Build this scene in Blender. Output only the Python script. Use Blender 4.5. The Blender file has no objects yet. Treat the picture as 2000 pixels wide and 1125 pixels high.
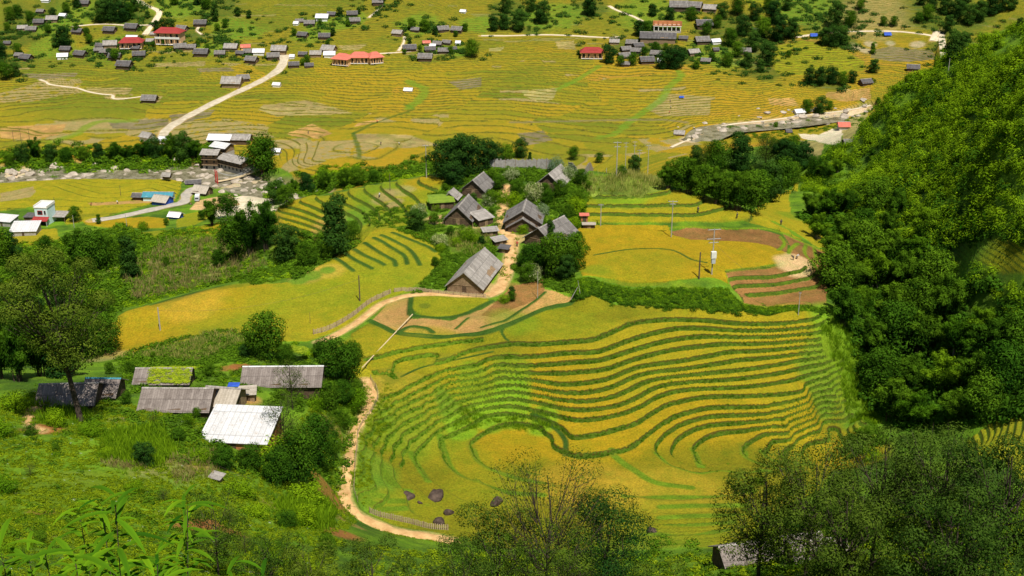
import bpy, math, random
import numpy as np
R=math.radians
random.seed(7); rng=np.random.default_rng(7)
sc=bpy.context.scene; COL=sc.collection
CZ=170.0; F=2500.0; PITCH=R(22); SP,CP=math.sin(PITCH),math.cos(PITCH)
def ray(px,py):
    d=(py-562.5)/F
    return np.array([(px-1000)/F, CP-SP*d, -SP-CP*d])
def at_z(px,py,z):
    v=ray(px,py); t=(z-CZ)/v[2]; return np.array([v[0]*t, v[1]*t, z])
# ---------------------------------------------------------------- noise
def _h(ix,iy,s):
    n=(ix.astype(np.int64)*374761393+iy.astype(np.int64)*668265263+s*974634777)&0x7fffffff
    n=((n^(n>>13))*1274126177)&0x7fffffff
    return ((n^(n>>16))&0xffff)/65535.0
def vn(x,y,s=0):
    xi=np.floor(x); yi=np.floor(y); fx=x-xi; fy=y-yi
    fx=fx*fx*(3-2*fx); fy=fy*fy*(3-2*fy)
    a=_h(xi,yi,s);b=_h(xi+1,yi,s);c=_h(xi,yi+1,s);d=_h(xi+1,yi+1,s)
    return (a*(1-fx)+b*fx)*(1-fy)+(c*(1-fx)+d*fx)*fy
def fbm(x,y,s=0,o=3):
    v=0;a=.5;t=0
    for i in range(o): v=v+a*vn(x*2**i+i*17.3,y*2**i-i*9.1,s+i);t+=a;a*=.5
    return v/t-.5
def sst(e0,e1,x):
    t=np.clip((x-e0)/(e1-e0),0,1); return t*t*(3-2*t)
# ---------------------------------------------------------------- terrain control
CT=[]   # (px,py,z)
def ct(z,*pts):
    P=[np.array(p,float) for p in pts]; n=len(P)
    for i,p in enumerate(P):
        CT.append((p[0],p[1],z))
        if i==n-1: break
        d=np.hypot(*(P[i+1]-p))
        if d>75: continue
        a=P[i-1] if i and np.hypot(*(P[i-1]-p))<75 else 2*p-P[i+1]; b=P[i+1]; c=P[i+2] if i+2<n and np.hypot(*(P[i+2]-b))<75 else 2*b-p
        k=max(int(d/17),1)
        for j in range(1,k):
            t=j/k; q=.5*(2*p+(b-a)*t+(2*a-5*p+4*b-c)*t*t+(-a+3*p-3*b+c)*t**3); CT.append((q[0],q[1],z))
LV=lambda k:55+1.2*k
# traced terrace edges, each at one elevation
ct(LV(1),(749,698),(784,689),(838,681),(900,675),(962,663),(980,658))
ct(LV(0),(774,707),(811,697),(864,689),(927,682),(989,674),(1049,674),(1120,669),(1164,663),(1209,645),(1244,632),(1310,627),(1367,628),(1438,634),(1509,635),(1571,630),(1598,625))
ct(LV(-1),(760,794),(784,771),(811,753),(838,738),(891,722),(944,710),(994,698),(1049,698),(1111,691),(1164,690),(1200,678),(1244,662),(1313,645),(1375,643),(1438,649),(1509,648),(1571,642),(1598,636))
ct(LV(-2),(847,762),(864,750),(891,738),(927,733),(962,721),(998,719),(1040,717),(1111,711),(1173,705),(1209,694),(1262,679),(1304,668),(1367,660),(1438,659),(1509,660),(1598,653))
ct(LV(-3),(719,940),(715,904),(719,869),(735,839),(774,810),(820,790),(1035,730),(1093,731),(1164,726),(1200,718),(1260,697),(1322,684),(1375,678),(1455,674),(1527,670),(1598,665))
ct(LV(-4),(724,942),(720,905),(724,872),(741,843),(779,815),(826,794),(962,739),(1026,743),(1084,752),(1138,751),(1191,742),(1244,722),(1310,710),(1393,697),(1473,690),(1544,683),(1598,680))
ct(LV(-5),(745,915),(743,887),(752,860),(775,835),(811,812),(838,799),(870,777),(889,769),(980,749),(1031,758),(1067,765),(1111,770),(1147,769),(1191,759),(1244,734),(1310,726),(1349,722),(1411,711),(1473,702),(1527,699),(1578,690))
ct(LV(-6),(770,913),(775,890),(788,863),(811,844),(841,823),(918,779),(962,775),(1010,769),(1060,775),(1093,783),(1147,786),(1191,779),(1227,765),(1262,748),(1296,740),(1340,735),(1411,729),(1482,722),(1544,709),(1610,699))
ct(LV(-7),(777,915),(782,893),(795,866),(817,848),(846,826),(1061,789),(1102,800),(1138,803),(1191,798),(1227,788),(1262,770),(1296,755),(1349,748),(1420,744),(1482,737),(1536,730),(1601,712))
ct(LV(-8),(838,940),(815,911),(811,890),(829,867),(864,842),(909,818),(962,795),(1010,797),(1065,811),(1111,821),(1156,822),(1209,812),(1244,799),(1271,783),(1304,771),(1349,763),(1420,761),(1491,755),(1544,743),(1613,728),(1649,704))
ct(LV(-9),(935,945),(900,935),(873,911),(868,887),(862,858),(1049,822),(1093,845),(1113,857),(1156,853),(1209,840),(1244,830),(1271,811),(1298,795),(1342,784),(1395,776),(1449,776),(1502,774),(1542,770),(1572,762))
ct(LV(-10),(962,922),(934,904),(923,879),(934,856),(962,842),(1010,831),(1060,835),(1090,855),(1104,885),(1138,892),(1191,887),(1227,878),(1253,862),(1271,848),(1307,824),(1351,807),(1395,799),(1449,799),(1502,795),(1542,789),(1578,778))
ct(LV(-11),(1538,814),(1467,812),(1413,813),(1369,819),(1324,833),(1298,851),(1282,870),(1285,892),(1307,911),(1342,924),(1369,929),(1404,924),(1458,928),(1520,926))
ct(LV(-12),(1529,822),(1449,830),(1395,832),(1360,840),(1324,860),(1314,876),(1310,890))
ct(LV(-13),(1538,828),(1484,838),(1422,845),(1387,854),(1360,870),(1355,884),(1369,915))
ct(LV(-14),(1515,842),(1480,858),(1453,880),(1455,895),(1475,907),(1514,918))
ct(LV(-15),(1635,801),(1613,810),(1578,835),(1542,852),(1524,862),(1489,888),(1507,902),(1546,914))
ct(LV(-16),(1665,814),(1631,823),(1604,841),(1569,855),(1533,886),(1531,898),(1546,906))
ct(LV(-17),(1649,858),(1596,869),(1571,882),(1569,895),(1590,905))
ct(LV(7),(1160,405),(1250,405),(1360,403)); ct(LV(6),(1175,420),(1310,422),(1389,414)); ct(LV(5),(1140,437),(1230,439),(1310,440),(1400,438),(1455,436),(1495,445))
ct(LV(4),(1416,529),(1480,522),(1540,515)); ct(LV(3),(1424,547),(1500,543),(1571,531)); ct(LV(2),(1433,560),(1500,556),(1584,546)); ct(LV(1),(1447,577),(1520,572),(1590,566))
for p in [(722,628,57),(775,650,57.2),(820,655,57.3),(860,658,57.3),(930,653,57.2),(985,638,56.9),(1000,652,55.8),(1030,642,55.85),(1050,613,56),(1120,592,55.8),(1200,595,55.7),(1300,606,55.6),(1400,614,55.6),(1500,619,55.5),(1600,613,55.5),(1640,607,55),(1530,590,55.9),(1600,588,55.8),
 (880,600,57.3),(760,615,57.2),(900,640,57),(1080,580,57.2),(1000,615,57),
 (1010,325,64),(950,325,64),(1080,325,64),(880,350,62),(1100,345,66),(1150,350,66.6),(1230,348,66.6),(1290,372,65),(1200,390,64.4),(1300,393,63.9),(1400,396,62.8),(1350,378,63.8),(1450,413,61.5),(1500,433,60),(1550,457,58.8),(1600,482,57),(1620,500,56),
 (1140,452,60.5),(1300,452,60.5),(1150,545,60.2),(1300,551,60.2),(1415,556,60.1),(1400,490,60.4),(1500,480,60.3),(1530,500,60.2),(1250,500,60.4),(1560,480,59),(1610,525,57),(1620,570,55.5),(1130,557,60),
 (985,380,61),(985,430,60),(985,480,59),(980,560,57.8),(910,572,57.8),(900,440,59.5),(1050,440,60.3),(1060,545,58),(870,400,60),(880,500,59),(1100,500,59.5),
 (800,577,57.5),(740,594,57.3),(690,635,56.7),(610,662,56),(850,510,59),(830,540,58.3),(700,560,57.6),(600,600,56.3),(500,620,55.5),(400,620,54.6),(300,645,53.2),(230,690,52),
 (740,450,60.5),(680,490,59.6),(620,522,59),(570,555,58),(480,561,57.2),(400,573,56.5),(300,602,54.8),(240,612,54),(800,470,60),
 (450,500,30),(450,530,33),(400,520,32),(300,560,34),(300,500,24),(500,450,20),(400,450,12),(600,540,38),
 (860,347,62),(780,354,60),(700,369,57),(620,387,54),(545,405,51),(560,440,48),(620,430,51),(700,420,54.5),(780,420,58),(830,400,60),(800,440,59),(650,450,50.5),(600,470,46),(600,500,44),(560,520,41),
 (0,300,4),(150,300,4),(250,310,3.5),(350,310,3),(0,342,0),(120,325,0),(250,335,0),(380,335,0),(480,345,0),(430,385,1.6),(500,375,.2),(560,350,2),(560,390,2),(100,362,1.8),(300,365,1.6),(0,400,2.5),(150,420,3),(300,400,2.5),(380,395,2.5),(50,440,3.5),(0,470,4),(200,450,4),(330,430,5),(250,440,5),(450,420,4),
 (0,250,6),(200,240,7),(400,230,7),(600,240,7),(800,240,7),(1000,240,7),(1200,240,8),(1300,240,8),(600,320,5),(800,320,5),(700,290,6),(1300,290,6),
 (0,150,14),(300,150,14),(600,150,14),(900,150,15),(1200,150,16),(1500,170,14),(0,80,24),(300,80,24),(600,80,24),(900,80,24),(1200,80,24),(1500,80,24.5),(1550,150,16),(1650,130,19),
 (0,15,36),(300,15,36),(600,15,35),(900,15,36),(1200,15,36),(1500,15,37),(1800,20,38),(2000,20,41),(1950,60,31),(1850,100,24),(1750,110,20),
 (1400,268,3),(1550,243,4),(1650,228,5),(1600,268,8),(1640,262,9),(1500,215,9),(1700,190,12),
 (1540,372,42),(1500,402,48),(1560,440,54),(1480,412,55),(1500,330,22),(1400,330,22),(1350,340,30),(1450,280,8),
 (1600,330,38),(1700,250,50),(1750,170,66),(1850,110,86),(2000,97,102),(1700,350,51),(1800,300,68),(1900,250,83),(2000,200,98),(1600,420,50),(1700,430,53),(1800,420,62),(1900,400,72),(2000,400,80),(2000,500,72),(1900,500,66),(1800,500,58),(1700,520,52),(1650,560,50),(1700,600,46.5),(1700,700,43),(1750,800,39),(1850,600,52),(1950,600,60),(1950,700,54),(1850,700,46),(1900,800,47),(1850,825,43),(2000,800,54),(1950,850,50),(1900,880,45),(2000,950,58),
 (1650,650,50.5),(1640,750,44),(1680,820,39),(1720,840,36),(1640,880,34),
 (0,1125,100),(300,1125,97),(600,1125,84),(800,1125,72),(1000,1125,65),(1300,1125,62),(1500,1125,76),(1700,1125,84),(2000,1125,90),(1300,1050,50),(1100,1000,44.4),(1300,1000,43.6),(1000,960,43.9),(900,990,45.8),(850,1025,48),(1450,1000,44),(1500,1060,54),(1440,955,42.8),(1600,950,42),(1600,1000,50),(1750,900,43),(1750,950,50),(1850,1000,60),(1700,1050,66),(1200,940,42.7),(1030,880,42.4),(1200,905,42.6),(1420,885,38.6),
 (0,1000,86),(200,1000,84),(400,1000,78),(550,1000,68),(640,980,58),(650,900,56),(660,1000,55),(600,900,62),(480,900,68),(300,900,74),(100,900,78),(0,900,79),(0,800,72),(100,800,70.5),(200,820,71),(300,800,69),(420,810,67.5),(540,860,64.5),(600,800,61.5),(680,800,55.5),(660,740,57),(600,700,58),(550,760,62.5),(450,740,62.5),(350,730,62.5),(450,680,58.5),(350,680,57.5),(250,710,57),(150,740,65),(60,740,66),(250,760,66),(0,700,52),(100,680,50),(200,650,48),(50,600,40),(200,600,42),(150,540,28),(50,520,16),(100,480,8),(250,480,14),(0,560,24),
 (715,745,54.5),(733,780,54),(700,830,53),(685,880,52),(675,950,51),(690,1000,50.3),(770,1035,49.3),(880,1056,48.6),(800,970,47.6)]:
    CT.append(p)
W=[(0,8,158),(0,20,149),(-12,20,150),(12,20,149),(0,60,118),(-40,60,124),(40,60,120),(0,100,87),(-45,100,100),(45,100,93),(-90,100,112),(90,110,104),
 (0,1000,105),(-500,1000,110),(500,1000,115),(0,1500,300),(-900,1500,300),(900,1500,300),(0,3000,600),(-1800,3000,600),(1800,3000,600),
 (-450,620,20),(-420,480,10),(-330,700,20),(-220,200,90),(-250,300,60),(250,250,140),(230,180,130),(350,450,120),(450,600,90),(430,800,80),(-400,830,50),
 (-40,430,26),(0,430,26),(60,430,26),(-40,490,8),(30,490,7),(90,480,10),(120,420,30),(-150,330,38),(-180,360,24)]
pts=np.array([at_z(*c) for c in CT]+[np.array(w,float) for w in W])
_r=np.hypot(pts[:,0],pts[:,1])
PA=np.arctan2(pts[:,0],pts[:,1]); PB=np.log(_r); PZ=pts[:,2]
C2=0.007**2
def phi(a,b): return np.sqrt((a[:,None]-PA[None])**2+(b[:,None]-PB[None])**2+C2)
n=len(PA); A=np.zeros((n+3,n+3)); A[:n,:n]=-phi(PA,PB)+np.eye(n)*0.0014
A[:n,n]=1;A[:n,n+1]=PA;A[:n,n+2]=PB;A[n:,:n]=A[:n,n:].T
sol=np.linalg.solve(A,np.concatenate([PZ,[0,0,0]]))
def S_eval(a,b):
    out=np.empty(len(a))
    for i in range(0,len(a),20000):
        s=slice(i,i+20000); out[s]=-phi(a[s],b[s])@sol[:n]+sol[n]+sol[n+1]*a[s]+sol[n+2]*b[s]
    return out
AM=R(37)
ac=np.linspace(-AM,AM,330); bc=np.concatenate([np.linspace(math.log(6),math.log(150),40)[:-1],np.linspace(math.log(150),math.log(360),230)[:-1],np.linspace(math.log(360),math.log(900),150)[:-1],np.linspace(math.log(900),math.log(3200),30)])
Ag,Bg=np.meshgrid(ac,bc); SC=S_eval(Ag.ravel(),Bg.ravel()).reshape(Ag.shape)
# fine polar grid
def rows(*segs):
    out=[]
    for r0,r1,d in segs: out.append(np.arange(r0,r1,d))
    return np.concatenate(out)
GR=np.concatenate([np.geomspace(6,130,60)[:-1],rows((130,215,.35),(215,285,.19),(285,385,.3),(385,560,.7),(560,830,.75)),np.geomspace(830,3200,70)])
GA=np.concatenate([np.linspace(-AM,-R(26.5),60)[:-1],np.linspace(-R(26.5),R(26.5),880),np.linspace(R(26.5),AM,60)[1:]])
ia=np.interp(GA,ac,np.arange(len(ac))); ib=np.interp(np.log(GR),bc,np.arange(len(bc)))
def cub(M,idx,axis):
    i=np.floor(idx).astype(int); f=idx-i; N=M.shape[axis]
    def tk(k): return np.take(M,np.clip(i+k,0,N-1),axis=axis)
    f=f[:,None] if axis==0 else f[None,:]
    p0,p1,p2,p3=tk(-1),tk(0),tk(1),tk(2)
    return p1+.5*f*(p2-p0+f*(2*p0-5*p1+4*p2-p3+f*(3*(p1-p2)+p3-p0)))
SB=cub(cub(SC,ib,0),ia,1)          # smooth base surface [row,col]
NR,NC=SB.shape
GX=GR[:,None]*np.sin(GA)[None]; GY=GR[:,None]*np.cos(GA)[None]
def ray_hit(px,py,Z=None,rmin=30):
    Z=SB if Z is None else Z
    v=ray(px,py); h=math.hypot(v[0],v[1]); a=math.atan2(v[0],v[1])
    c=np.interp(a,GA,np.arange(NC)); j=int(min(c,NC-2)); f=c-j
    prof=Z[:,j]*(1-f)+Z[:,j+1]*f
    g=prof-(CZ+GR*v[2]/h)
    k=np.nonzero((g>=0)&(GR>rmin))[0]
    if len(k)==0: r=1200.
    else:
        k=k[0]
        if k==0: r=GR[0]
        else: r=GR[k-1]+(GR[k]-GR[k-1])*(-g[k-1])/(g[k]-g[k-1]) if g[k-1]<0 else GR[k]
    return np.array([r*math.sin(a),r*math.cos(a)])
def gz(x,y,Z=None):
    Z=ZF if Z is None else Z
    r=math.hypot(x,y); a=math.atan2(x,y)
    c=min(max(float(np.interp(a,GA,np.arange(NC))),0),NC-1.001); q=min(max(float(np.interp(r,GR,np.arange(NR))),0),NR-1.001)
    j=int(c);f=c-j;i=int(q);g=q-i
    return float((Z[i,j]*(1-f)+Z[i,j+1]*f)*(1-g)+(Z[i+1,j]*(1-f)+Z[i+1,j+1]*f)*g)
def wp(l): return np.array([ray_hit(*p) for p in l])
X=GX.ravel();Y=GY.ravel();RR=np.repeat(GR,NC)
def inpoly(poly):
    x0,y0=poly.min(0);x1,y1=poly.max(0)
    idx=np.nonzero((X>=x0)&(X<=x1)&(Y>=y0)&(Y<=y1))[0]
    x=X[idx];y=Y[idx];ins=np.zeros(len(idx),bool);m=len(poly)
    for i in range(m):
        ax,ay=poly[i];bx,by=poly[(i+1)%m]
        if ay==by: continue
        c=((ay>y)!=(by>y))&(x<(bx-ax)*(y-ay)/(by-ay)+ax); ins^=c
    return idx[ins]
def near_line(line,w):
    """indices within w of the polyline, distance, arc parameter"""
    x0,y0=line.min(0)-w;x1,y1=line.max(0)+w
    idx=np.nonzero((X>=x0)&(X<=x1)&(Y>=y0)&(Y<=y1))[0]
    x=X[idx];y=Y[idx];D=np.full(len(idx),1e9);T=np.zeros(len(idx))
    for i in range(len(line)-1):
        a=line[i];b=line[i+1];d=b-a;L2=d@d+1e-9
        t=np.clip(((x-a[0])*d[0]+(y-a[1])*d[1])/L2,0,1)
        q=np.hypot(x-a[0]-t*d[0],y-a[1]-t*d[1]);m=q<D
        D[m]=q[m];T[m]=(i+t)[m]
    m=D<w
    return idx[m],D[m],T[m]
def smooth_line(l,k=6):
    l=np.asarray(l,float);n=len(l)
    if n<3: 
        return np.array([l[0]+(l[-1]-l[0])*t for t in np.linspace(0,1,k*3)])
    out=[]
    P=np.vstack([2*l[0]-l[1],l,2*l[-1]-l[-2]])
    for i in range(1,n):
        p0,p1,p2,p3=P[i-1],P[i],P[i+1],P[i+2]
        for t in np.linspace(0,1,k,endpoint=False):
            out.append(.5*((2*p1)+(-p0+p2)*t+(2*p0-5*p1+4*p2-p3)*t*t+(-p0+3*p1-3*p2+p3)*t**3))
    out.append(l[-1]); return np.array(out)
# ---------------------------------------------------------------- ground: levels, zones, colours
S=SB.ravel().copy()
N1=fbm(X/55,Y/55,3,3);N2=fbm(X/14,Y/14,9,3);N3=fbm(X/3.2,Y/3.2,21,2);N4=fbm(X/150,Y/150,33,2)
AZ=np.tile(GA,NR); thr=560-48*sst(-.19,-.15,AZ)*(1-sst(.12,.16,AZ)); far=sst(thr,thr+30,Y)*(S<75)
CLR=dict(gold=(.365,.25,.007),yel=(.325,.275,.009),lime=(.17,.25,.009),olive=(.195,.185,.006),ygreen=(.255,.255,.008),soil=(.28,.14,.042),tan=(.45,.26,.08),pale=(.62,.42,.20),
 red=(.36,.13,.04),grass=(.13,.24,.014),dgrass=(.045,.10,.010),bgrass=(.19,.33,.012),stone=(.42,.35,.24),sand=(.72,.60,.42),path=(.60,.38,.17),stub=(.33,.25,.09),mud=(.20,.16,.08),dry=(.36,.30,.10))
C=np.empty((len(S),3)); 
def mixc(a,b,t): t=np.asarray(t)[:,None]; return np.array(a)*(1-t)+np.array(b)*t
g0=np.clip(.5+1.6*N2+1.2*N3,0,1); C[:]=mixc(CLR['dgrass'],CLR['bgrass'],g0*.75+.08)
AZ=np.tile(GA,NR)
hm=sst(.2,.27,AZ)*sst(250,275,RR)*(1-sst(520,600,RR))*sst(52,58,S)
S+=hm*(5*fbm((X+.5*Y)/30,(Y-.6*X)/85,77,3)+2.0*N2)
TER=np.zeros(len(S)); LEV=np.zeros(len(S)); RIC=np.zeros(len(S)) # terrace strength, level, rice height
near=far<.5
LEV[:]=(S-55)/1.2+.10*N2+.05*N3
# far valley paddies
sf=S+2.2*N1+.8*N2*sst(0,1,(Y-600)/80)
fi=np.nonzero(far>0)[0]
stepf=.5; Lf=sf/stepf
xx=(X[fi]+30*N1[fi]+9*N2[fi])/46; yy=(Y[fi]+22*N1[fi]-7*N2[fi])/30; bd=np.full(len(fi),9.);pid=np.zeros(len(fi))
for dx in(-1,0,1):
    for dy in(-1,0,1):
        cx=np.floor(xx)+dx;cy=np.floor(yy)+dy;jx=cx+_h(cx,cy,41);jy=cy+_h(cx,cy,42);d_=(xx-jx)**2+(yy-jy)**2;m_=d_<bd;bd[m_]=d_[m_];pid[m_]=_h(cx,cy,43)[m_]
Lf[fi]=Lf[fi]*(.8+.5*((pid*7)%1))+pid*5
LEV[fi]=Lf[fi]; TER[fi]=far[fi]; RIC[fi]=.5
lv=np.floor(Lf[fi]); hsh=_h(lv,np.floor((X[fi]+40*N1[fi])/38+lv*.37),5)
v=np.clip(.50+1.2*N4[fi]+.6*N1[fi]+.34*(hsh-.5)+.55*(pid-.5),0,1)
ramp=np.array([(.16,.18,.010),(.27,.225,.010),(.34,.235,.010),(.39,.24,.012),(.37,.195,.035)])
rx=v*(len(ramp)-1); ri=np.minimum(rx.astype(int),len(ramp)-2); rf=(rx-ri)[:,None]
C[fi]=ramp[ri]*(1-rf)+ramp[ri+1]*rf
# harvested parcels here and there
hv=((hsh>.95)&(N2[fi]>-.1))|((pid>.955)&(N3[fi]>-.2)); C[fi[hv]]=np.array(CLR['stub'])
up=sst(705,760,Y[fi])*.55; C[fi]=C[fi]*(1-up[:,None])+np.array((.13,.16,.010))*up[:,None]
def zone(poly,col,ter=None,ric=None,lev=None,va=.12,n=None,img=True):
    pl=wp(poly) if img else np.array(poly,float)
    i=inpoly(pl)
    base=np.array(CLR[col] if isinstance(col,str) else col)
    k=1+va*2*(N2[i]*.8+N3[i]*.8)
    C[i]=base*k[:,None]
    if ter is not None: TER[i]=ter
    if ric is not None: RIC[i]=ric
    return i
def dab(px,py,r,col,s=.8,ter=None):
    c=ray_hit(px,py); m=np.nonzero((abs(X-c[0])<r*1.3)&(abs(Y-c[1])<r*1.3))[0]
    d=np.hypot(X[m]-c[0],Y[m]-c[1])/r+N2[m]*.7
    w=(1-sst(.55,1,d))*s; m2=w>0
    C[m[m2]]=C[m[m2]]*(1-w[m2,None])+np.array(CLR[col] if isinstance(col,str) else col)*w[m2,None]
    if ter is not None: TER[m[m2]]=TER[m[m2]]*(1-w[m2])+ter*w[m2]
# riverside flat with paddies
i=zone([(-60,343),(100,352),(240,343),(320,343),(355,352),(352,372),(340,395),(290,400),(200,425),(130,440),(110,412),(60,405),(-60,420)],'yel',ter=.6,ric=.45)
LEV[i]=(S[i]+1.6*N1[i])/.42
zone([(0,378),(64,366),(70,376),(60,386),(0,396)],'stub',ter=.9)
zone([(170,398),(260,393),(330,391),(320,396),(180,403)],'tan',ter=.2)
zone([(160,432),(230,428),(290,424),(330,428),(322,446),(250,446),(170,440)],'gold',ter=.1,ric=.4)
zone([(-40,455),(110,447),(118,470),(40,485),(-40,500)],'yel',ter=.2,ric=.4)
zone([(270,455),(320,450),(350,455),(400,440),(450,432),(460,445),(400,470),(330,478),(270,480)],'ygreen',ter=.3,ric=.3)
zone([(335,458),(390,446),(445,432),(452,446),(420,462),(365,472)],'gold',ter=.8,ric=.4)
zone([(345,422),(400,412),(410,425),(380,440),(345,445)],'ygreen',ter=.1,ric=.3)
# river bed
riv=smooth_line(wp([(-80,344),(40,341),(140,334),(230,331),(330,332),(400,341),(450,352),(500,364),(545,368),(600,372)]),8)
RIVI=[]
def river(line,w,zc):
    idx,D,T=near_line(line,w*1.25)
    k=1-sst(.55,1.1,D/w+.35*N2[idx])
    bed=zc-.55+2.2*N3[idx]*.6+2.2*N2[idx]
    S[idx]=S[idx]*(1-k)+bed*k
    C[idx]=C[idx]*(1-k[:,None])+mixc((.24,.16,.08),(.62,.48,.31),np.clip(.5+2*N2[idx],0,1))*k[:,None]
    TER[idx]*=1-k; RIC[idx]*=1-k; RIVI.append(idx)
river(riv,13,0)
riv2=smooth_line(wp([(1345,275),(1400,256),(1450,246),(1510,240),(1560,238),(1620,228),(1670,216),(1700,206)]),8)
river(riv2,6,gz(*riv2[20],Z=SB)+.2)
riv3=smooth_line(wp([(1660,82),(1690,98),(1720,90),(1790,86),(1840,92)]),6)
zone([(430,395),(500,372),(560,380),(560,430),(480,440),(400,410)],'sand',ter=0,ric=0,va=.3)
zone([(385,392),(450,380),(470,400),(420,412),(370,410)],'path',ter=0,ric=0,va=.2)
# sandy works platform, right
zone([(1560,262),(1600,263),(1640,245),(1655,252),(1640,282),(1600,278),(1565,270)],'sand',ter=0,ric=0,va=.1)
zone([(1645,240),(1700,205),(1690,235),(1665,280),(1645,282)],'dry',ter=0,va=.35)
zone([(1560,275),(1610,282),(1600,315),(1575,300)],'dry',ter=0,va=.35)
# brown and special patches in the far valley
for pl,c in [([(210,237),(330,232),(330,245),(290,256),(220,252)],'mud'),([(0,250),(60,246),(130,243),(120,262),(60,275),(0,272)],'tan'),([(330,225),(420,215),(410,228),(340,245)],'mud'),
 ([(40,145),(150,143),(150,150),(80,156),(45,150)],'mud'),([(170,172),(260,172),(250,185),(215,185),(170,178)],'stub'),([(515,205),(600,196),(650,210),(690,222),(640,225),(540,228),(505,215)],'stub'),
 ([(690,262),(800,265),(860,285),(790,290),(700,278)],'stub'),([(700,240),(760,232),(740,238),(690,250)],'tan'),([(560,262),(610,242),(650,262),(620,272),(570,266)],'tan'),([(530,275),(600,270),(610,290),(545,292)],'stub'),
 ([(875,160),(940,152),(940,170),(900,176)],'mud'),([(1020,178),(1090,172),(1080,195),(1050,200),(1025,188)],'dry'),([(1300,182),(1390,190),(1385,225),(1290,228),(1260,212)],'stub'),
 ([(1500,193),(1550,192),(1560,208),(1505,206)],'tan'),([(1615,180),(1700,172),(1700,195),(1640,198),(1612,190)],'tan'),([(1705,98),(1740,90),(1820,98),(1830,116),(1760,122),(1700,114)],'mud'),
 ([(1010,262),(1060,256),(1080,275),(1030,285)],'mud'),([(1085,82),(1120,80),(1125,98),(1090,96)],'stub'),([(660,90),(720,86),(700,98),(668,98)],'stub'),([(955,95),(985,92),(980,100),(955,102)],'dry'),
 ([(300,125),(400,120),(400,130),(300,132)],'stub'),([(385,134),(450,132),(460,140),(390,142)],'mud')]:
    zone(pl,c,ter=.8,ric=.1,va=.35)
# a green ditch running down the paddies
for l,w,c in [([(1325,140),(1330,150),(1305,172),(1290,195),(1245,228),(1200,262),(1170,270)],3.2,'grass'),([(690,262),(735,240),(800,218),(805,212),(790,205)],1.6,'dgrass'),([(690,262),(700,290),(702,310)],1.6,'dgrass'),
 ([(1090,175),(1130,155),(1170,130)],2.5,'grass'),([(1000,240),(1200,236),(1340,240)],2,'mud'),([(800,212),(830,180),(800,160)],4,'grass'),([(100,280),(150,262),(190,240),(260,236)],4,'lime')]:
    ln=smooth_line(wp(l),5); idx,D,T=near_line(ln,w); k=(1-sst(.4,1,D/w+.5*N3[idx]))*.75; C[idx]=C[idx]*(1-k[:,None])+np.array(CLR[c])*k[:,None]; TER[idx]*=1-k*.8
for q in ((1665,92,7),(1690,100,6),(1790,88,6),(1700,88,5),(1740,86,4)): dab(*q,'stone',.7,ter=0)
# scrubby dark greens under the hamlets and woods of the far side
for d in [(70,35,34,'dgrass'),(150,30,26,'grass'),(230,20,22,'dgrass'),(100,55,20,'grass'),(270,45,18,'dgrass'),(215,95,26,'grass'),(100,95,25,'grass'),(20,80,26,'dgrass'),(20,120,22,'dgrass'),(420,10,30,'dgrass'),(350,15,25,'grass'),(460,60,26,'grass'),(420,95,16,'grass'),(380,70,14,'dgrass'),
 (630,50,22,'grass'),(690,38,16,'grass'),(600,70,14,'grass'),(820,52,22,'grass'),(850,95,18,'grass'),(900,100,12,'grass'),(1020,45,24,'dgrass'),(990,20,20,'dgrass'),(1150,18,22,'dgrass'),(1080,30,30,'grass'),(1270,30,40,'grass'),(1240,90,24,'dgrass'),(1310,110,26,'dgrass'),(1380,100,26,'grass'),(1440,60,36,'dgrass'),(1500,100,28,'dgrass'),(1430,120,22,'grass'),(1600,20,44,'dgrass'),(1700,35,40,'stub'),(1640,85,16,'dgrass'),(1850,30,40,'dgrass'),(1560,10,40,'grass'),(1620,160,18,'dgrass'),(1480,140,20,'dgrass'),(1860,90,20,'dgrass'),
 (1530,110,12,'grass'),(930,50,20,'grass')]:
    dab(d[0],d[1],d[2]*.8,d[3],.75,ter=.6)
zone([(1565,80),(1600,85),(1650,98),(1690,122),(1685,140),(1600,150),(1520,145),(1500,118),(1520,90)],'ygreen',ter=1,ric=.4)
zone([(1450,-10),(1500,-10),(1490,22),(1465,20)],'ygreen',ter=1)
# knoll: paddies and plots
zone([(1145,388),(1250,378),(1300,368),(1352,376),(1450,410),(1503,432),(1560,462),(1612,486),(1618,515),(1580,470),(1500,445),(1455,432),(1400,436),(1230,437),(1140,437)],'yel',ter=1,ric=.45)
zone([(1135,442),(1230,441),(1305,442),(1312,460),(1350,470),(1420,472),(1500,480),(1537,495),(1540,512),(1480,522),(1416,528),(1422,556),(1300,552),(1200,546),(1138,540),(1122,500),(1118,460)],'gold',ter=0,ric=.45,va=.06)
dab(1160,530,5,'lime',.7)
dab(1250,520,14,'ygreen',.5)
zone([(1312,452),(1340,446),(1480,448),(1525,458),(1540,475),(1535,494),(1500,478),(1400,470),(1350,468),(1315,460)],'soil',ter=0,ric=0,va=.3)
zone([(1530,456),(1580,470),(1612,488),(1620,520),(1612,560),(1580,530),(1545,515),(1545,480)],'soil',ter=.1,ric=0,va=.3)
zone([(1416,530),(1540,516),(1600,525),(1618,560),(1612,600),(1500,600),(1452,592)],'soil',ter=1,ric=0,va=.3)
dab(1550,515,5,'pale',.9); dab(1560,505,4,'pale',.8)
# strip running to the saddle
zone([(1478,405),(1500,392),(1555,352),(1560,362),(1540,385),(1545,420),(1600,450),(1640,475),(1600,478),(1520,436),(1470,420)],'yel',ter=.5,ric=.3)
dab(1560,425,9,'lime',.7)
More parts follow.
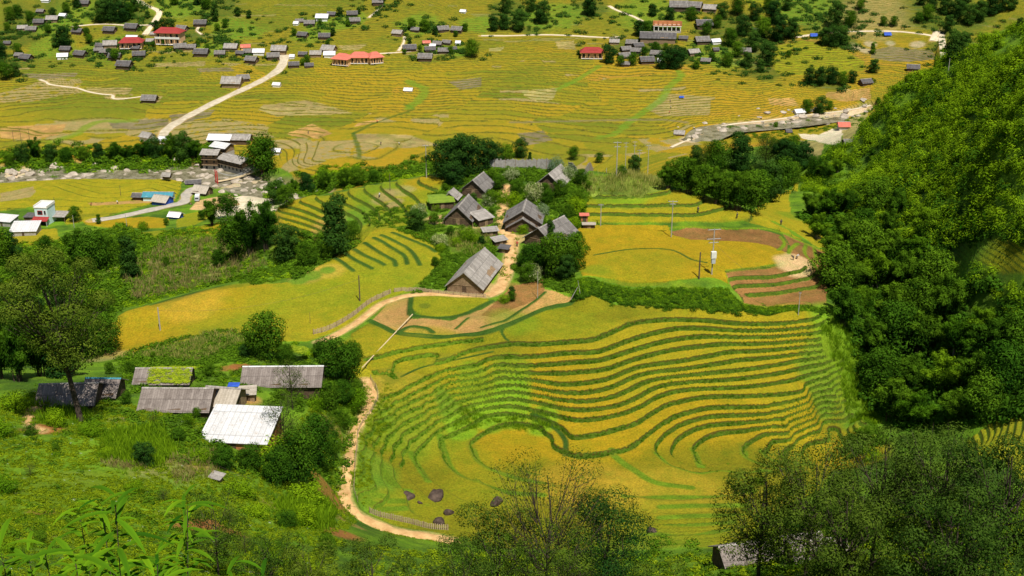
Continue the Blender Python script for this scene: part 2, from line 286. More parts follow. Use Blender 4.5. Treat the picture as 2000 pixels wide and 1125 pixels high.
# grass bank under the plateau
zone([(1120,550),(1200,553),(1300,558),(1420,562),(1440,575),(1452,594),(1500,601),(1620,600),(1640,606),(1600,610),(1500,615),(1400,611),(1300,602),(1200,591),(1125,588)],'grass',ter=0,ric=0,va=.45)
# fields in front of the village
zone([(805,580),(830,573),(880,572),(950,576),(955,588),(930,605),(880,618),(830,620),(803,605)],'ygreen',ter=0,ric=.5,va=.06)
zone([(760,590),(803,582),(800,600),(798,640),(775,648),(725,628)],'tan',ter=0,ric=0,va=.16)
zone([(800,622),(880,626),(940,605),(1020,560),(1060,565),(1120,580),(1050,606),(985,636),(930,650),(850,655),(790,650)],'tan',ter=0,ric=0,va=.16)
zone([(1000,560),(1060,545),(1065,575),(1010,600),(960,620),(940,615)],'soil',ter=0,ric=0,va=.3)
# front amphitheatre
amph=[(724,630),(775,652),(860,660),(930,655),(985,642),(1050,613),(1120,593),(1200,596),(1300,607),(1400,616),(1500,620),(1600,614),(1612,625),(1604,655),(1606,690),(1625,705),(1650,700),(1640,750),(1655,790),(1690,825),(1700,860),(1640,900),(1600,960),(1500,1010),(1440,1060),(1380,1070),(1250,1075),(1000,1072),(900,1060),(870,1048),(790,1032),(725,1000),(698,975),(697,900),(706,850),(735,800),(742,770),(730,735),(700,690),(685,655)]
i=zone(amph,'olive',ter=1,ric=.5,va=.16)
TER[i]*=np.where((X[i]>-6)&(LEV[i]>.72),0,1)
def ramp_dabs(l):
    for d in l: dab(*d)
ramp_dabs([(1000,960,22,(.20,.18,.006),.7),(1250,980,24,(.21,.185,.006),.7),(1420,960,20,(.20,.19,.007),.7),(1300,900,14,(.22,.19,.006),.7),(1450,880,14,(.20,.18,.006),.8),(1600,880,14,(.20,.19,.007),.7),(1150,760,24,'gold',.95),(1300,740,20,'gold',.95),(1430,720,20,'gold',.95),(1180,860,12,'gold',1),(1120,870,8,'gold',1),(1500,700,16,'gold',.8),(1380,790,14,'gold',.8),(1500,800,12,'gold',.7),(1220,690,14,'yel',.8),(1350,655,16,'yel',.7),(1480,660,16,'yel',.6),
 (740,690,14,'yel',.8),(830,680,10,'yel',.6),(860,700,8,'ygreen',.7),(780,780,10,'tan',.3),(800,790,9,'yel',.7),(900,740,9,'yel',.7),(700,900,9,'grass',.75),(705,960,9,'grass',.75),(730,830,8,'lime',.7),(790,860,9,'lime',.6),(850,860,8,'lime',.55),(1000,880,10,'gold',.7),(1040,860,8,'gold',.6),(900,900,9,'yel',.5),(960,960,12,'ygreen',.6),(1150,950,14,(.40,.26,.02),.7),(1300,960,14,(.42,.30,.02),.6),(1100,640,14,'ygreen',.7),(1000,630,8,'lime',.6),
 (1000,735,5,'lime',.8),(930,780,5,'lime',.8),(880,800,4,'grass',.8),(1000,800,5,'bgrass',.9),(950,825,4,'bgrass',.9),(1060,830,4,'bgrass',.9),(900,840,4,'bgrass',.8),(1640,660,9,'bgrass',.9),(1600,740,6,'grass',.8),(1660,760,8,'lime',.7),(1700,830,8,'grass',.9),(1620,880,10,'gold',.5),(1650,900,10,'gold',.5),(1300,1030,16,'ygreen',.4),(1250,1070,12,'grass',.5),(1400,1040,14,'ygreen',.5),(800,1000,8,'ygreen',.6),(1550,850,8,'yel',.5)])
# left spur
zone([(862,492),(850,470),(760,447),(742,449),(690,487),(640,512),(575,552),(480,560),(400,572),(300,601),(243,611),(225,660),(222,692),(300,682),(400,660),(480,650),(540,668),(600,668),(690,632),(740,590),(790,570),(830,545),(855,515)],'yel',ter=.12,ric=.4,va=.09)
ramp_dabs([(300,640,14,'gold',.8),(260,670,10,'gold',.9),(700,560,16,'lime',.35),(560,600,14,'lime',.3),(430,630,12,'ygreen',.6),(780,530,10,'lime',.35),(450,585,12,'gold',.6),(380,600,10,(.52,.32,.03),.5),(520,620,14,'ygreen',.5),(650,590,14,'ygreen',.5),(740,540,14,'ygreen',.5),(820,500,10,'ygreen',.6),(600,540,5,'tan',.4),(640,530,5,(.52,.34,.05),.6),(585,548,3,'grass',.9),(610,540,3,'grass',.9),(640,530,2.5,'grass',.9),(560,640,12,'yel',.6)])
# second spur terraces
zone([(862,346),(780,353),(700,368),(620,386),(542,404),(545,440),(560,470),(600,500),(640,512),(690,487),(742,449),(800,440),(830,420),(835,390),(860,370)],'ygreen',ter=1,ric=.35,va=.15)
ramp_dabs([(560,415,8,'gold',.7),(600,440,10,'yel',.7),(830,355,8,'gold',.8),(740,375,8,'lime',.7),(755,385,5,'stub',.9),(770,400,4,'stub',.9),(790,375,5,'dry',.7),(700,430,8,'grass',.8),(760,425,7,'lime',.8),(650,470,12,'grass',.9),(630,455,8,'tan',.5)])
# village ground
ramp_dabs([(860,430,5,'path',.95),(985,450,4,'path',.6),(930,440,4,'path',.6),(1030,372,4,'path',.9),(1015,465,4,'path',.7),(940,375,3,'path',.7),(1215,360,12,'bgrass',.8),(1270,350,6,'grass',.8),(1160,370,10,'lime',.6),(950,560,4,'path',.8),(1000,560,4,'soil',.6),(1120,420,4,'grass',.7),(830,600,1.5,'dgrass',.5)])
# maize patch
zone([(1145,350),(1200,342),(1280,352),(1300,375),(1250,386),(1150,386),(1130,372)],(.20,.26,.03),ter=0,ric=0,va=.5)
# slopes on the left
ramp_dabs([(380,510,22,'dry',.6),(300,540,22,'bgrass',.5),(440,520,18,'dry',.5),(350,470,16,'bgrass',.7),(250,520,16,'dry',.4),(330,500,6,'tan',.5),(480,520,12,'grass',.6),
 (320,690,14,'bgrass',.4),(430,700,10,'bgrass',.5),(200,700,6,'dry',.7),(470,716,3,'red',.9),(445,720,3,'red',.6),(485,780,3.5,'tan',.95),(70,800,3,'red',.6),(85,838,4.5,'red',.9),(60,815,2,'red',.9),(380,1030,5,'red',.95),(405,1020,3,'red',.8),(380,908,3,'tan',.6),(640,960,4,'red',.7),(645,830,3,'tan',.7),(660,1040,5,'red',.8),(680,1020,3,'tan',.6),(545,850,3,'red',.8),
 (300,900,3,'red',.7),(240,880,2.5,'tan',.6),(150,930,3,'dry',.7),(90,1000,3,'red',.6),(330,1010,3,'tan',.6),(450,1040,3,'red',.7),(520,985,3,'tan',.5),(610,860,3,'red',.6),(230,820,3,'dry',.6),(120,900,12,'bgrass',.6),(250,870,12,'bgrass',.8),(60,960,12,'lime',.6),(200,950,12,'lime',.6),(330,920,8,'dry',.5),(400,960,9,'bgrass',.6),(500,1000,10,'bgrass',.7),(600,1000,8,'grass',.8),(150,1050,9,'lime',.5),(20,1040,5,'tan',.5),(560,940,7,'grass',.8),(680,800,5,'bgrass',.8),(650,900,4,'bgrass',.8),(250,1000,10,'bgrass',.5)])
# right hillside base + paddies low on it
zone([(1865,490),(1880,470),(1930,462),(2040,480),(2040,560),(1960,525),(1900,510)],'ygreen',ter=1,ric=.3)
zone([(1890,860),(1950,815),(2040,780),(2040,960),(1960,900),(1900,890)],'ygreen',ter=.9,ric=.3)
dab(1900,450,16,'grass',1); dab(1850,470,12,'dgrass',1)
for l in []:
    ln=smooth_line(wp(l),5); idx,D,T=near_line(ln,1.2); C[idx]=np.array(CLR['tan'])
# extra bund strokes drawn as grass ridges   (px polyline, width m, raise m)
def bund(l,w=.45,h=.35,c='grass',k=5):
    w*=.7; c='dgrass' if c=='grass' else c; w=max(w,.3)
    ln=smooth_line(wp(l),k); idx,D,T=near_line(ln,w*1.6); q=1-sst(.5,1,D/(w*1.6))
    C[idx]=C[idx]*(1-q[:,None])+np.array(CLR[c] if isinstance(c,str) else c)*q[:,None]*(1+.5*N3[idx,None]); S[idx]+=h*q; RIC[idx]*=1-q
for l in [[(767,457),(790,466),(812,475),(835,484),(850,494)],[(745,462),(765,471),(782,480),(800,490),(812,505),(820,520)],[(730,467),(750,477),(765,487),(785,498),(793,508),(795,518)],[(712,477),(726,486),(740,495),(758,505),(770,512),(773,522)],
 [(692,490),(706,498),(720,505),(738,513),(750,520)],[(672,497),(690,508),(705,516),(726,527)],[(655,507),(666,513),(675,520),(690,532)]]: bund(l,.75,.45,'dgrass')
for l in [[(722,628),(750,640),(775,651),(820,656),(860,659),(900,656),(930,654),(960,648),(985,639),(1020,624),(1050,611),(1085,600),(1120,589)]]: bund(l,.9,.3,'grass')
for l in [[(803,608),(808,617),(840,622),(880,621),(915,612),(940,600),(962,590)],[(803,580),(801,600),(800,615)],[(780,650),(800,640),(830,642),(845,650)]]: bund(l,.8,.3,'grass')
for l in [[(940,640),(985,628),(1020,605),(1050,585),(1065,572)],[(890,643),(905,630),(915,622)],[(784,734),(820,719),(864,706),(918,697),(962,688)],[(985,640),(980,652),(992,668)],[(1160,500),(1240,488),(1310,490),(1350,508),(1380,515)]]: bund(l,.35,.2,'grass')
for l in [[(1525,462),(1532,475),(1520,490)],[(1560,470),(1545,485),(1540,495)],[(1575,472),(1572,490),(1590,515),(1600,530)],[(1590,475),(1595,500),(1610,525)],[(1618,485),(1616,510),(1620,525)],[(1312,445),(1400,446),(1500,448),(1540,458),(1600,480)]]: bund(l,.6,.25,'lime')
for l in [[(1195,885),(1215,905),(1240,922),(1280,945),(1350,955)],[(1355,884),(1362,900),(1370,918)],[(1290,995),(1350,993),(1450,990)],[(1290,1015),(1360,1012),(1460,1008)],[(1300,1030),(1360,1030),(1430,1024)],[(1285,892),(1307,911),(1342,924),(1369,929),(1404,924),(1458,928),(1490,923),(1520,926)],[(935,945),(905,935),(880,915),(868,887)],[(868,887),(860,858)],[(838,945),(815,911),(805,890)],[(690,900),(720,985),(800,1000)],[(715,904),(722,945),(742,972),(790,985)],[(923,879),(934,904),(962,922),(1010,940),(1060,948)],[(935,945),(990,962),(1060,970)],[(745,915),(770,950),(800,962)],[(1453,882),(1455,895),(1475,907),(1514,918),(1545,922)],[(1489,888),(1507,902),(1546,914)],[(1531,898),(1546,906),(1565,912)],[(1220,975),(1300,972),(1400,972),(1470,965)],[(1250,1048),(1340,1050),(1420,1040)]]: bund(l,1.0,.4,(.13,.21,.008))
bund([(1040,812),(1050,818),(1085,838),(1104,862),(1104,888)],.7,.3,'grass')
# terracing of the heights
L2=LEV.reshape(NR,NC); gr=np.abs(np.gradient(L2,axis=0))/np.gradient(GR)[:,None]; ga=np.abs(np.gradient(L2,axis=1))/(GR[:,None]*np.gradient(GA)[None]); GL=np.hypot(gr,ga).ravel()
HW=np.clip(np.where(far>.5,.27,.21)*GL,.012,.11)*np.clip(1+1.0*N2,.6,1.5)
HW=np.where(far>.5,np.minimum(HW,.085),HW)
LUSH=(1-sst(-16,2,X+.12*(Y-240)+6*N2))*(near)*(RR<285); HW*=1-.22*LUSH
k_=np.round(LEV);u=LEV-k_;Lt=k_+np.clip(u/(2*HW),-.5,.5)
step=np.where(far>.5,stepf,1.2); 
i=inpoly(wp([(-60,343),(100,352),(240,343),(320,343),(355,352),(352,372),(340,395),(290,400),(200,425),(130,440),(110,412),(60,405),(-60,420)])); step[i]=.42
Z=S+TER*(Lt-LEV)*step*np.where(far>.5,1,.74)
treadrice=np.where(TER>.3,sst(HW*.9,HW*1.2,np.abs(u)),1)
Z+=RIC*treadrice*.7*(1+.35*N3)
rough=(RIC<.05)&(TER<.3)
Z+=rough*(.5*N3+.5*N2)*np.where(Y>560,.6,.5)
# paths cut into the ground
PATHS={}
def cut(name,l,w,near_=False,k=6,z=None):
    ln=smooth_line(wp(l) if z is None else np.array([at_z(*p[:2],p[2])[:2] for p in l]),k)
    pz=np.array([gz(p[0],p[1],Z=SB) for p in ln]); 
    for _ in range(3): pz[1:-1]=(pz[:-2]+pz[1:-1]*2+pz[2:])/4
    idx,D,T=near_line(ln,w/2+1.6)
    zz=np.interp(T,np.arange(len(ln)),pz); q=1-sst(w/2+.3,w/2+1.6,D)
    Z[idx]=Z[idx]*(1-q)+zz*q; RIC[idx]*=1-q; TER[idx]*=1-q
    e=1-sst(w/2,w/2+.7,D); C[idx]=C[idx]*(1-e[:,None]*.6)+np.array(CLR['path'])*e[:,None]*.6
    PATHS.setdefault(name,[]).append((ln,pz,w))
cut('village_path',[(990,362),(986,372),(984,390),(984,410),(980,430),(984,450),(998,462),(1000,480),(996,505),(990,530),(982,550),(968,570),(950,577)],3.0)
cut('village_path',[(950,577),(900,577),(850,574),(800,577),(765,586),(740,597),(700,628),(660,652),(620,668)],1.8)
cut('hillside_path',[(712,742),(722,758),(727,778),(718,800),(702,825),(690,850),(684,880),(681,910),(675,945),(673,970),(682,990),(696,1005),(725,1020),(765,1036),(800,1043),(840,1048),(885,1058)],2.1)
cut('garden_path',[(90,775),(68,795),(56,815),(60,832),(85,842)],1.2)
cut('valley_road',[(318,272),(322,258),(340,243),(370,226),(420,200),(470,177),(510,158),(540,140),(552,125),(556,108)],5.2)
cut('riverside_road',[(180,431),(230,424),(290,411),(335,401),(358,395),(365,380),(375,370),(392,364)],4.5)
for l,w in [([(78,156),(90,160),(97,165),(130,170),(150,172),(175,180),(205,185),(220,186),(222,193),(245,193),(290,187)],1.6),([(1190,12),(1205,20),(1238,33),(1255,42)],2.4),([(140,52),(200,47),(250,50),(295,49)],2.5),([(268,0),(285,10),(310,22),(307,35),(296,50),(283,68)],3.5),([(940,70),(1000,70),(1060,68),(1120,70),(1185,74),(1210,72)],3),([(1555,73),(1600,66),(1650,62),(1720,61),(1770,63),(1820,70),(1828,78),(1820,84),(1840,90),(1900,94)],3.5),
 ([(1345,275),(1350,262),(1380,250),(1430,243),(1500,235),(1600,222),(1700,206)],1.8),([(1310,288),(1335,277),(1345,275)],1.5),([(740,105),(775,103),(800,101),(815,99)],2.2),([(778,100),(788,84),(790,72)],1.5),([(720,35),(735,22),(748,10)],1.6),([(390,50),(385,60),(395,68)],1.5)]:
    cut('track',l,w,k=4)
ZF=Z.reshape(NR,NC)
def gpt(px,py,t=None):
    """world ground point seen at photo pixel (px,py); t = horizontal distance if hidden"""
    if t is None: p=ray_hit(px,py,Z=ZF)
    else:
        v=ray(px,py); h=math.hypot(v[0],v[1]); p=np.array([v[0],v[1]])/h*t
    return np.array([p[0],p[1],gz(p[0],p[1])])
def ppm(p): # photo pixels per metre at a world point
    return F/(p[1]*CP-(p[2]-CZ)*SP)
# ---------------------------------------------------------------- materials
def nm(name):
    m=bpy.data.materials.new(name); m.use_nodes=True; nt=m.node_tree; nt.nodes.clear()
    o=nt.nodes.new('ShaderNodeOutputMaterial'); b=nt.nodes.new('ShaderNodeBsdfPrincipled'); nt.links.new(b.outputs[0],o.inputs[0])
    b.inputs['Roughness'].default_value=.9; b.inputs['Specular IOR Level'].default_value=.15
    return m,nt,b,o
def nd(nt,t,**k):
    n=nt.nodes.new('ShaderNode'+t)
    for a,v in k.items():
        if a in('x','y','z') or a.startswith('i'):
            continue
        setattr(n,a,v)
    return n
def mth(nt,op,a,b=None,c=None):
    n=nt.nodes.new('ShaderNodeMath'); n.operation=op
    for i,v in enumerate((a,b,c)):
        if v is None: continue
        if hasattr(v,'links') : nt.links.new(v,n.inputs[i])
        else: n.inputs[i].default_value=v
    return n.outputs[0]
def mixn(nt,f,a,b,mode='MIX'):
    n=nt.nodes.new('ShaderNodeMix'); n.data_type='RGBA'; n.blend_type=mode
    for i,v in ((0,f),(6,a),(7,b)):
        if hasattr(v,'links'): nt.links.new(v,n.inputs[i])
        elif i==0: n.inputs[0].default_value=v
        else: n.inputs[i].default_value=(*v,1)
    return n.outputs[2]
def noise(nt,vec,scale,detail=3,rough=.6):
    n=nt.nodes.new('ShaderNodeTexNoise'); n.inputs['Scale'].default_value=scale; n.inputs['Detail'].default_value=detail; n.inputs['Roughness'].default_value=rough
    if vec is not None: nt.links.new(vec,n.inputs['Vector'])
    return n.outputs[0]
def rng01(nt,v,a,b,lo=0.,hi=1.):
    n=nt.nodes.new('ShaderNodeMapRange'); nt.links.new(v,n.inputs[0]); n.inputs[1].default_value=a;n.inputs[2].default_value=b;n.inputs[3].default_value=lo;n.inputs[4].default_value=hi
    return n.outputs[0]
def bump(nt,b,h,s,d):
    n=nt.nodes.new('ShaderNodeBump'); n.inputs['Strength'].default_value=s; n.inputs['Distance'].default_value=d
    nt.links.new(h,n.inputs['Height']); nt.links.new(n.outputs[0],b.inputs['Normal'])
def ground_mat():
    m,nt,b,o=nm('ground_cover'); at=lambda s:(lambda n:(setattr(n,'attribute_name',s),n)[1])(nt.nodes.new('ShaderNodeAttribute'))
    col=at('col').outputs['Color']; lev=at('lev').outputs['Fac']; ter=at('ter').outputs['Fac']; farm=at('farm').outputs['Fac']
    pos=nt.nodes.new('ShaderNodeNewGeometry').outputs['Position']
    n1=noise(nt,pos,2.6,4,.75); n2=noise(nt,pos,.35,3,.6); n3=noise(nt,pos,9,2,.6)
    jl=mth(nt,'ADD',lev,mth(nt,'MULTIPLY',mth(nt,'SUBTRACT',noise(nt,pos,1.1,2),.5),.10))
    u=mth(nt,'SUBTRACT',jl,mth(nt,'ROUND',jl)); au=mth(nt,'ABSOLUTE',u)
    rw=at('rw').outputs['Fac']; ra=mth(nt,'DIVIDE',u,rw); rab=mth(nt,'ABSOLUTE',ra)
    riser=mth(nt,'MULTIPLY',rng01(nt,rab,1.15,.9),rng01(nt,ter,.25,.6))
    stalk=mth(nt,'MULTIPLY',mth(nt,'MULTIPLY',rng01(nt,ra,.8,1.),rng01(nt,ra,1.75,1.35)),rng01(nt,ter,.25,.6))  # brown rice stalk sides, with the shadow under the rice edge painted in
    faint=mth(nt,'MULTIPLY',rng01(nt,au,.12,.06),rng01(nt,ter,0,.6,0,.5))
    c1=mixn(nt,1.0,col,mixn(nt,rng01(nt,n1,.3,.7),(.52,.58,.5),(1.42,1.36,1.4)),'MULTIPLY')
    c1=mixn(nt,1.0,c1,mixn(nt,rng01(nt,n2,.3,.7),(.84,.9,.8),(1.12,1.06,1.15)),'MULTIPLY')
    rice=rng01(nt,mth(nt,'SUBTRACT',ter,farm),.05,.5,0,1); c1=mixn(nt,mth(nt,'MULTIPLY',rng01(nt,noise(nt,pos,.22,4,.7),.48,.66),.42),c1,mixn(nt,1.0,c1,(.62,.95,.8),'MULTIPLY'))
    c1=mixn(nt,mth(nt,'MULTIPLY',rng01(nt,noise(nt,pos,1.3,3,.7),.54,.7),.5),c1,mixn(nt,1.0,c1,(.6,.9,.8),'MULTIPLY'))
    c1=mixn(nt,faint,c1,(.16,.17,.01))
    gr=mixn(nt,rng01(nt,n1,.3,.7),(.028,.070,.005),(.12,.175,.010))
    gr=mixn(nt,rng01(nt,n2,.52,.75),gr,(.10,.19,.010))
    gr=mixn(nt,mth(nt,'MULTIPLY',at('lush').outputs['Fac'],.75),gr,mixn(nt,rng01(nt,n1,.3,.7),(.07,.15,.006),(.19,.30,.012)))
    gr=mixn(nt,farm,gr,mixn(nt,rng01(nt,n2,.35,.65),(.085,.095,.010),(.21,.17,.012)))
    c2=mixn(nt,mth(nt,'MULTIPLY',riser,rng01(nt,farm,0,1,1,.8)),c1,gr)
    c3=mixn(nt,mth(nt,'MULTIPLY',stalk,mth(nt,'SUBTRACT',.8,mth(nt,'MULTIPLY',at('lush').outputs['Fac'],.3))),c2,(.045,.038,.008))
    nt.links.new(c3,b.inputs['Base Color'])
    bump(nt,b,mth(nt,'ADD',n1,mth(nt,'MULTIPLY',n3,.5)),.9,.28)
    return m
def set_attr(me,name,kind,data):
    a=me.attributes.new(name,kind,'POINT'); a.data.foreach_set('color' if kind=='FLOAT_COLOR' else 'value',np.ascontiguousarray(data,dtype=np.float32).ravel())
def tag(o,label=None,cat=None,group=None,kind=None):
    if label: o['label']=label
    if cat: o['category']=cat
    if group: o['group']=group
    if kind: o['kind']=kind
    return o
def mesh_np(name,V,Q,mat,parent=None,smooth=False,k=4):
    me=bpy.data.meshes.new(name); V=np.asarray(V,np.float32); Q=np.asarray(Q,np.int32); nf=len(Q)
    me.vertices.add(len(V)); me.vertices.foreach_set('co',V.ravel())
    me.loops.add(nf*k); me.loops.foreach_set('vertex_index',Q.ravel())
    me.polygons.add(nf); me.polygons.foreach_set('loop_start',np.arange(0,nf*k,k,dtype=np.int32))
    me.polygons.foreach_set('use_smooth',np.full(nf,smooth))
    me.update(calc_edges=True)
    if mat: me.materials.append(mat)
    o=bpy.data.objects.new(name,me); COL.objects.link(o)
    if parent: o.parent=parent
    return o
ii,jj=np.meshgrid(np.arange(NR-1),np.arange(NC-1),indexing='ij'); a0=(ii*NC+jj).ravel()
Q=np.stack([a0,a0+1,a0+NC+1,a0+NC],1)
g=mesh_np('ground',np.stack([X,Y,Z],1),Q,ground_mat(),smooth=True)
set_attr(g.data,'col','FLOAT_COLOR',np.concatenate([np.clip(C,0.004,1),np.ones((len(C),1))],1))
set_attr(g.data,'lev','FLOAT',LEV); set_attr(g.data,'ter','FLOAT',TER); set_attr(g.data,'farm','FLOAT',far); set_attr(g.data,'rw','FLOAT',HW); set_attr(g.data,'lush','FLOAT',LUSH)
tag(g,'green and gold hillside and valley floor cut into rice terraces','ground',kind='structure')
def plain(name,c1,c2,scale=1.5,rough=.9,bs=.3,bd=.05,objc=False,spec=.15):
    m,nt,b,o=nm(name)
    v=nt.nodes.new('ShaderNodeTexCoord').outputs['Object'] if objc else nt.nodes.new('ShaderNodeNewGeometry').outputs['Position']
    n1=noise(nt,v,scale,5,.65); nt.links.new(mixn(nt,rng01(nt,n1,.3,.7),c1,c2),b.inputs['Base Color']); b.inputs['Roughness'].default_value=rough; b.inputs['Specular IOR Level'].default_value=spec
    if bs: bump(nt,b,n1,bs,bd)
    return m
M_PATH=plain('packed_earth',(.40,.22,.08),(.68,.45,.20),.55,bs=.8,bd=.15); M_ROAD=plain('dusty_road',(.36,.30,.20),(.62,.54,.40),.35); M_TAR=plain('worn_road',(.30,.28,.24),(.50,.44,.35),.5); M_FOOT=plain('pale_track',(.50,.42,.28),(.70,.60,.43),.5)
def ribbon(name,segs,mat,label,cat):
    V=[];Q=[];
    for ln,pz,w in segs:
        k=len(V); d=np.gradient(ln,axis=0); d/=np.linalg.norm(d,axis=1)[:,None]+1e-9
        for i,(p,q) in enumerate(zip(ln,d)):
            nx,ny=q[1],-q[0]; ww=w/2*(1+.22*math.sin(i*1.1)*.5+.10*math.sin(i*.6+1)); zz=pz[i]+(.07 if p[1]<400 else .22)
            for s,e in ((-1,-.12),(-.8,0.01),(0,.03),(.8,0.01),(1,-.12)): V.append((p[0]+nx*ww*s,p[1]+ny*ww*s,zz+e))
        for i in range(len(ln)-1):
            for c in range(4): a=k+i*5+c; Q.append((a,a+1,a+6,a+5))
    o=mesh_np(name,V,Q,mat,smooth=True); tag(o,label,cat,kind='structure'); return o
ribbon('village_path',PATHS['village_path'],M_PATH,'orange earth path climbing between the wooden village houses','path')
ribbon('hillside_path',PATHS['hillside_path'],M_PATH,'curving orange dirt path along the left edge of the terraces','path')
ribbon('garden_path',PATHS['garden_path'],M_PATH,'short orange footpath beside the leftmost grey roof','path')
ribbon('valley_road',PATHS['valley_road'],M_ROAD,'straight pale dirt road crossing the valley paddies','road')
ribbon('riverside_road',PATHS['riverside_road'],M_TAR,'grey road curving along the river flat to the bridge','road')
ribbon('field_tracks',PATHS['track'],M_FOOT,'thin pale tracks winding across the far paddies','path')
# water
mw,nt,b,o=nm('river_water'); b.inputs['Roughness'].default_value=.12; b.inputs['Specular IOR Level'].default_value=.5
v=nt.nodes.new('ShaderNodeNewGeometry').outputs['Position']; nn=noise(nt,v,.25,5,.7); nt.links.new(mixn(nt,rng01(nt,nn,.35,.7),(.085,.075,.032),(.36,.32,.22)),b.inputs['Base Color']); bump(nt,b,noise(nt,v,.9,4,.7),.5,.4)
for ln,zc in ((riv,-.15),(riv2,gz(*riv2[20],Z=SB)-.1)):
    V=[];Q=[];d=np.gradient(ln,axis=0);d/=np.linalg.norm(d,axis=1)[:,None]
    for i,(p,q) in enumerate(zip(ln,d)):
        for s in (-12,-4,4,12): V.append((p[0]+q[1]*s,p[1]-q[0]*s,zc))
    for i in range(len(ln)-1):
        for c in range(3): a=i*4+c; Q.append((a,a+1,a+5,a+4))
    w=mesh_np('river_water',V,Q,mw); tag(w,'shallow river water running between pale boulders','water',kind='structure')
# ---------------------------------------------------------------- plants
def leaf_mat(name,dark,light,extra=None,trans=.25):
    m=bpy.data.materials.new(name); m.use_nodes=True; nt=m.node_tree; nt.nodes.clear()
    o=nt.nodes.new('ShaderNodeOutputMaterial'); d=nt.nodes.new('ShaderNodeBsdfDiffuse'); t=nt.nodes.new('ShaderNodeBsdfTranslucent'); x=nt.nodes.new('ShaderNodeMixShader'); x.inputs[0].default_value=trans
    at=nt.nodes.new('ShaderNodeAttribute'); at.attribute_name='tint'; oi=nt.nodes.new('ShaderNodeObjectInfo')
    c=mixn(nt,at.outputs['Fac'],dark,light)
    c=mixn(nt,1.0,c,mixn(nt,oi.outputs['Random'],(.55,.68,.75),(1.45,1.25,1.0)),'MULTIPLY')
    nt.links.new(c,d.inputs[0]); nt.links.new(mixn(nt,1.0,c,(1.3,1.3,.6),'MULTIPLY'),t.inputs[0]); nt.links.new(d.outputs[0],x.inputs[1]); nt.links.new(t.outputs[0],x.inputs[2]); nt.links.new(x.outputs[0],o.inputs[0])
    return m
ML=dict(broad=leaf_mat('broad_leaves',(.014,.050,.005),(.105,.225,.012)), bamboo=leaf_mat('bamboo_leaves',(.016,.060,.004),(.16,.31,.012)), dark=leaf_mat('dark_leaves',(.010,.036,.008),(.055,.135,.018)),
 alder=leaf_mat('olive_leaves',(.015,.042,.005),(.105,.165,.018),trans=.15), shrub=leaf_mat('shrub_leaves',(.030,.095,.004),(.22,.38,.010)), lime=leaf_mat('vine_leaves',(.14,.26,.012),(.40,.50,.04)), white=leaf_mat('blossom_leaves',(.08,.16,.015),(.62,.66,.42)),
 meadow=leaf_mat('meadow_leaves',(.035,.085,.004),(.21,.31,.010)), hill=leaf_mat('scrub_leaves',(.018,.075,.003),(.24,.40,.011)), dry=leaf_mat('dry_stalks',(.16,.14,.04),(.50,.38,.16)), grassy=leaf_mat('grass_blades',(.04,.12,.005),(.20,.36,.012)),
 maize=leaf_mat('maize_leaves',(.10,.17,.02),(.42,.40,.14)))
M_BARK=plain('tree_bark',(.03,.022,.016),(.10,.075,.055),3,bs=.5,objc=True); M_PALEBARK=plain('pale_bark',(.20,.16,.12),(.42,.36,.28),3,bs=.4,objc=True)
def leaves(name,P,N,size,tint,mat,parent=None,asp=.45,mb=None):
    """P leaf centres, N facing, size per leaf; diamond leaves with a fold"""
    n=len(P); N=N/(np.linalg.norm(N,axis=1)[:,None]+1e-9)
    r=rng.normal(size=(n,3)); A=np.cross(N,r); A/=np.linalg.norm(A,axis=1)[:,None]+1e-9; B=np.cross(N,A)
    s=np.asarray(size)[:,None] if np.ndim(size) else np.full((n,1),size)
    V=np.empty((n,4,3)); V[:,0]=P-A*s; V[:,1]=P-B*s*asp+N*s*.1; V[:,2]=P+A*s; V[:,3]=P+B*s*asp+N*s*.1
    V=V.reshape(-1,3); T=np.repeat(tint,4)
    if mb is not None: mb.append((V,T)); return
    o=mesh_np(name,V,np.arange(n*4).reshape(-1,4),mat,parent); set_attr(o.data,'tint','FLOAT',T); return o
def tube(V,Q,pts,r0,r1,k=6):
    pts=np.asarray(pts,float); m=len(pts); b=len(V)
    for i,p in enumerate(pts):
        d=pts[min(i+1,m-1)]-pts[max(i-1,0)]; d/=np.linalg.norm(d)+1e-9
        u=np.cross(d,(0,1,.3) if abs(d[1])<.9 else (1,0,0)); u/=np.linalg.norm(u)+1e-9; v=np.cross(d,u); r=r0+(r1-r0)*i/(m-1)
        for j in range(k): a=2*math.pi*j/k; V.append(p+(u*math.cos(a)+v*math.sin(a))*r)
    for i in range(m-1):
        for j in range(k): Q.append((b+i*k+j,b+i*k+(j+1)%k,b+(i+1)*k+(j+1)%k,b+(i+1)*k+j))
def rs(n): 
    v=rng.normal(size=(n,3)); return v/np.linalg.norm(v,axis=1)[:,None]
def blob_pts(c,r,n,flat=.8,low=-.5):
    d=rs(int(n*1.6)); d=d[d[:,2]>low][:n]; q=rng.uniform(.55,1.08,len(d))**.7
    q*=1+.25*vn(d[:,0]*3+c[0],d[:,1]*3+d[:,2]*2+c[1],7)
    P=np.array(c)+d*(q*r)[:,None]*np.array([1,1,flat]); return P,d,q
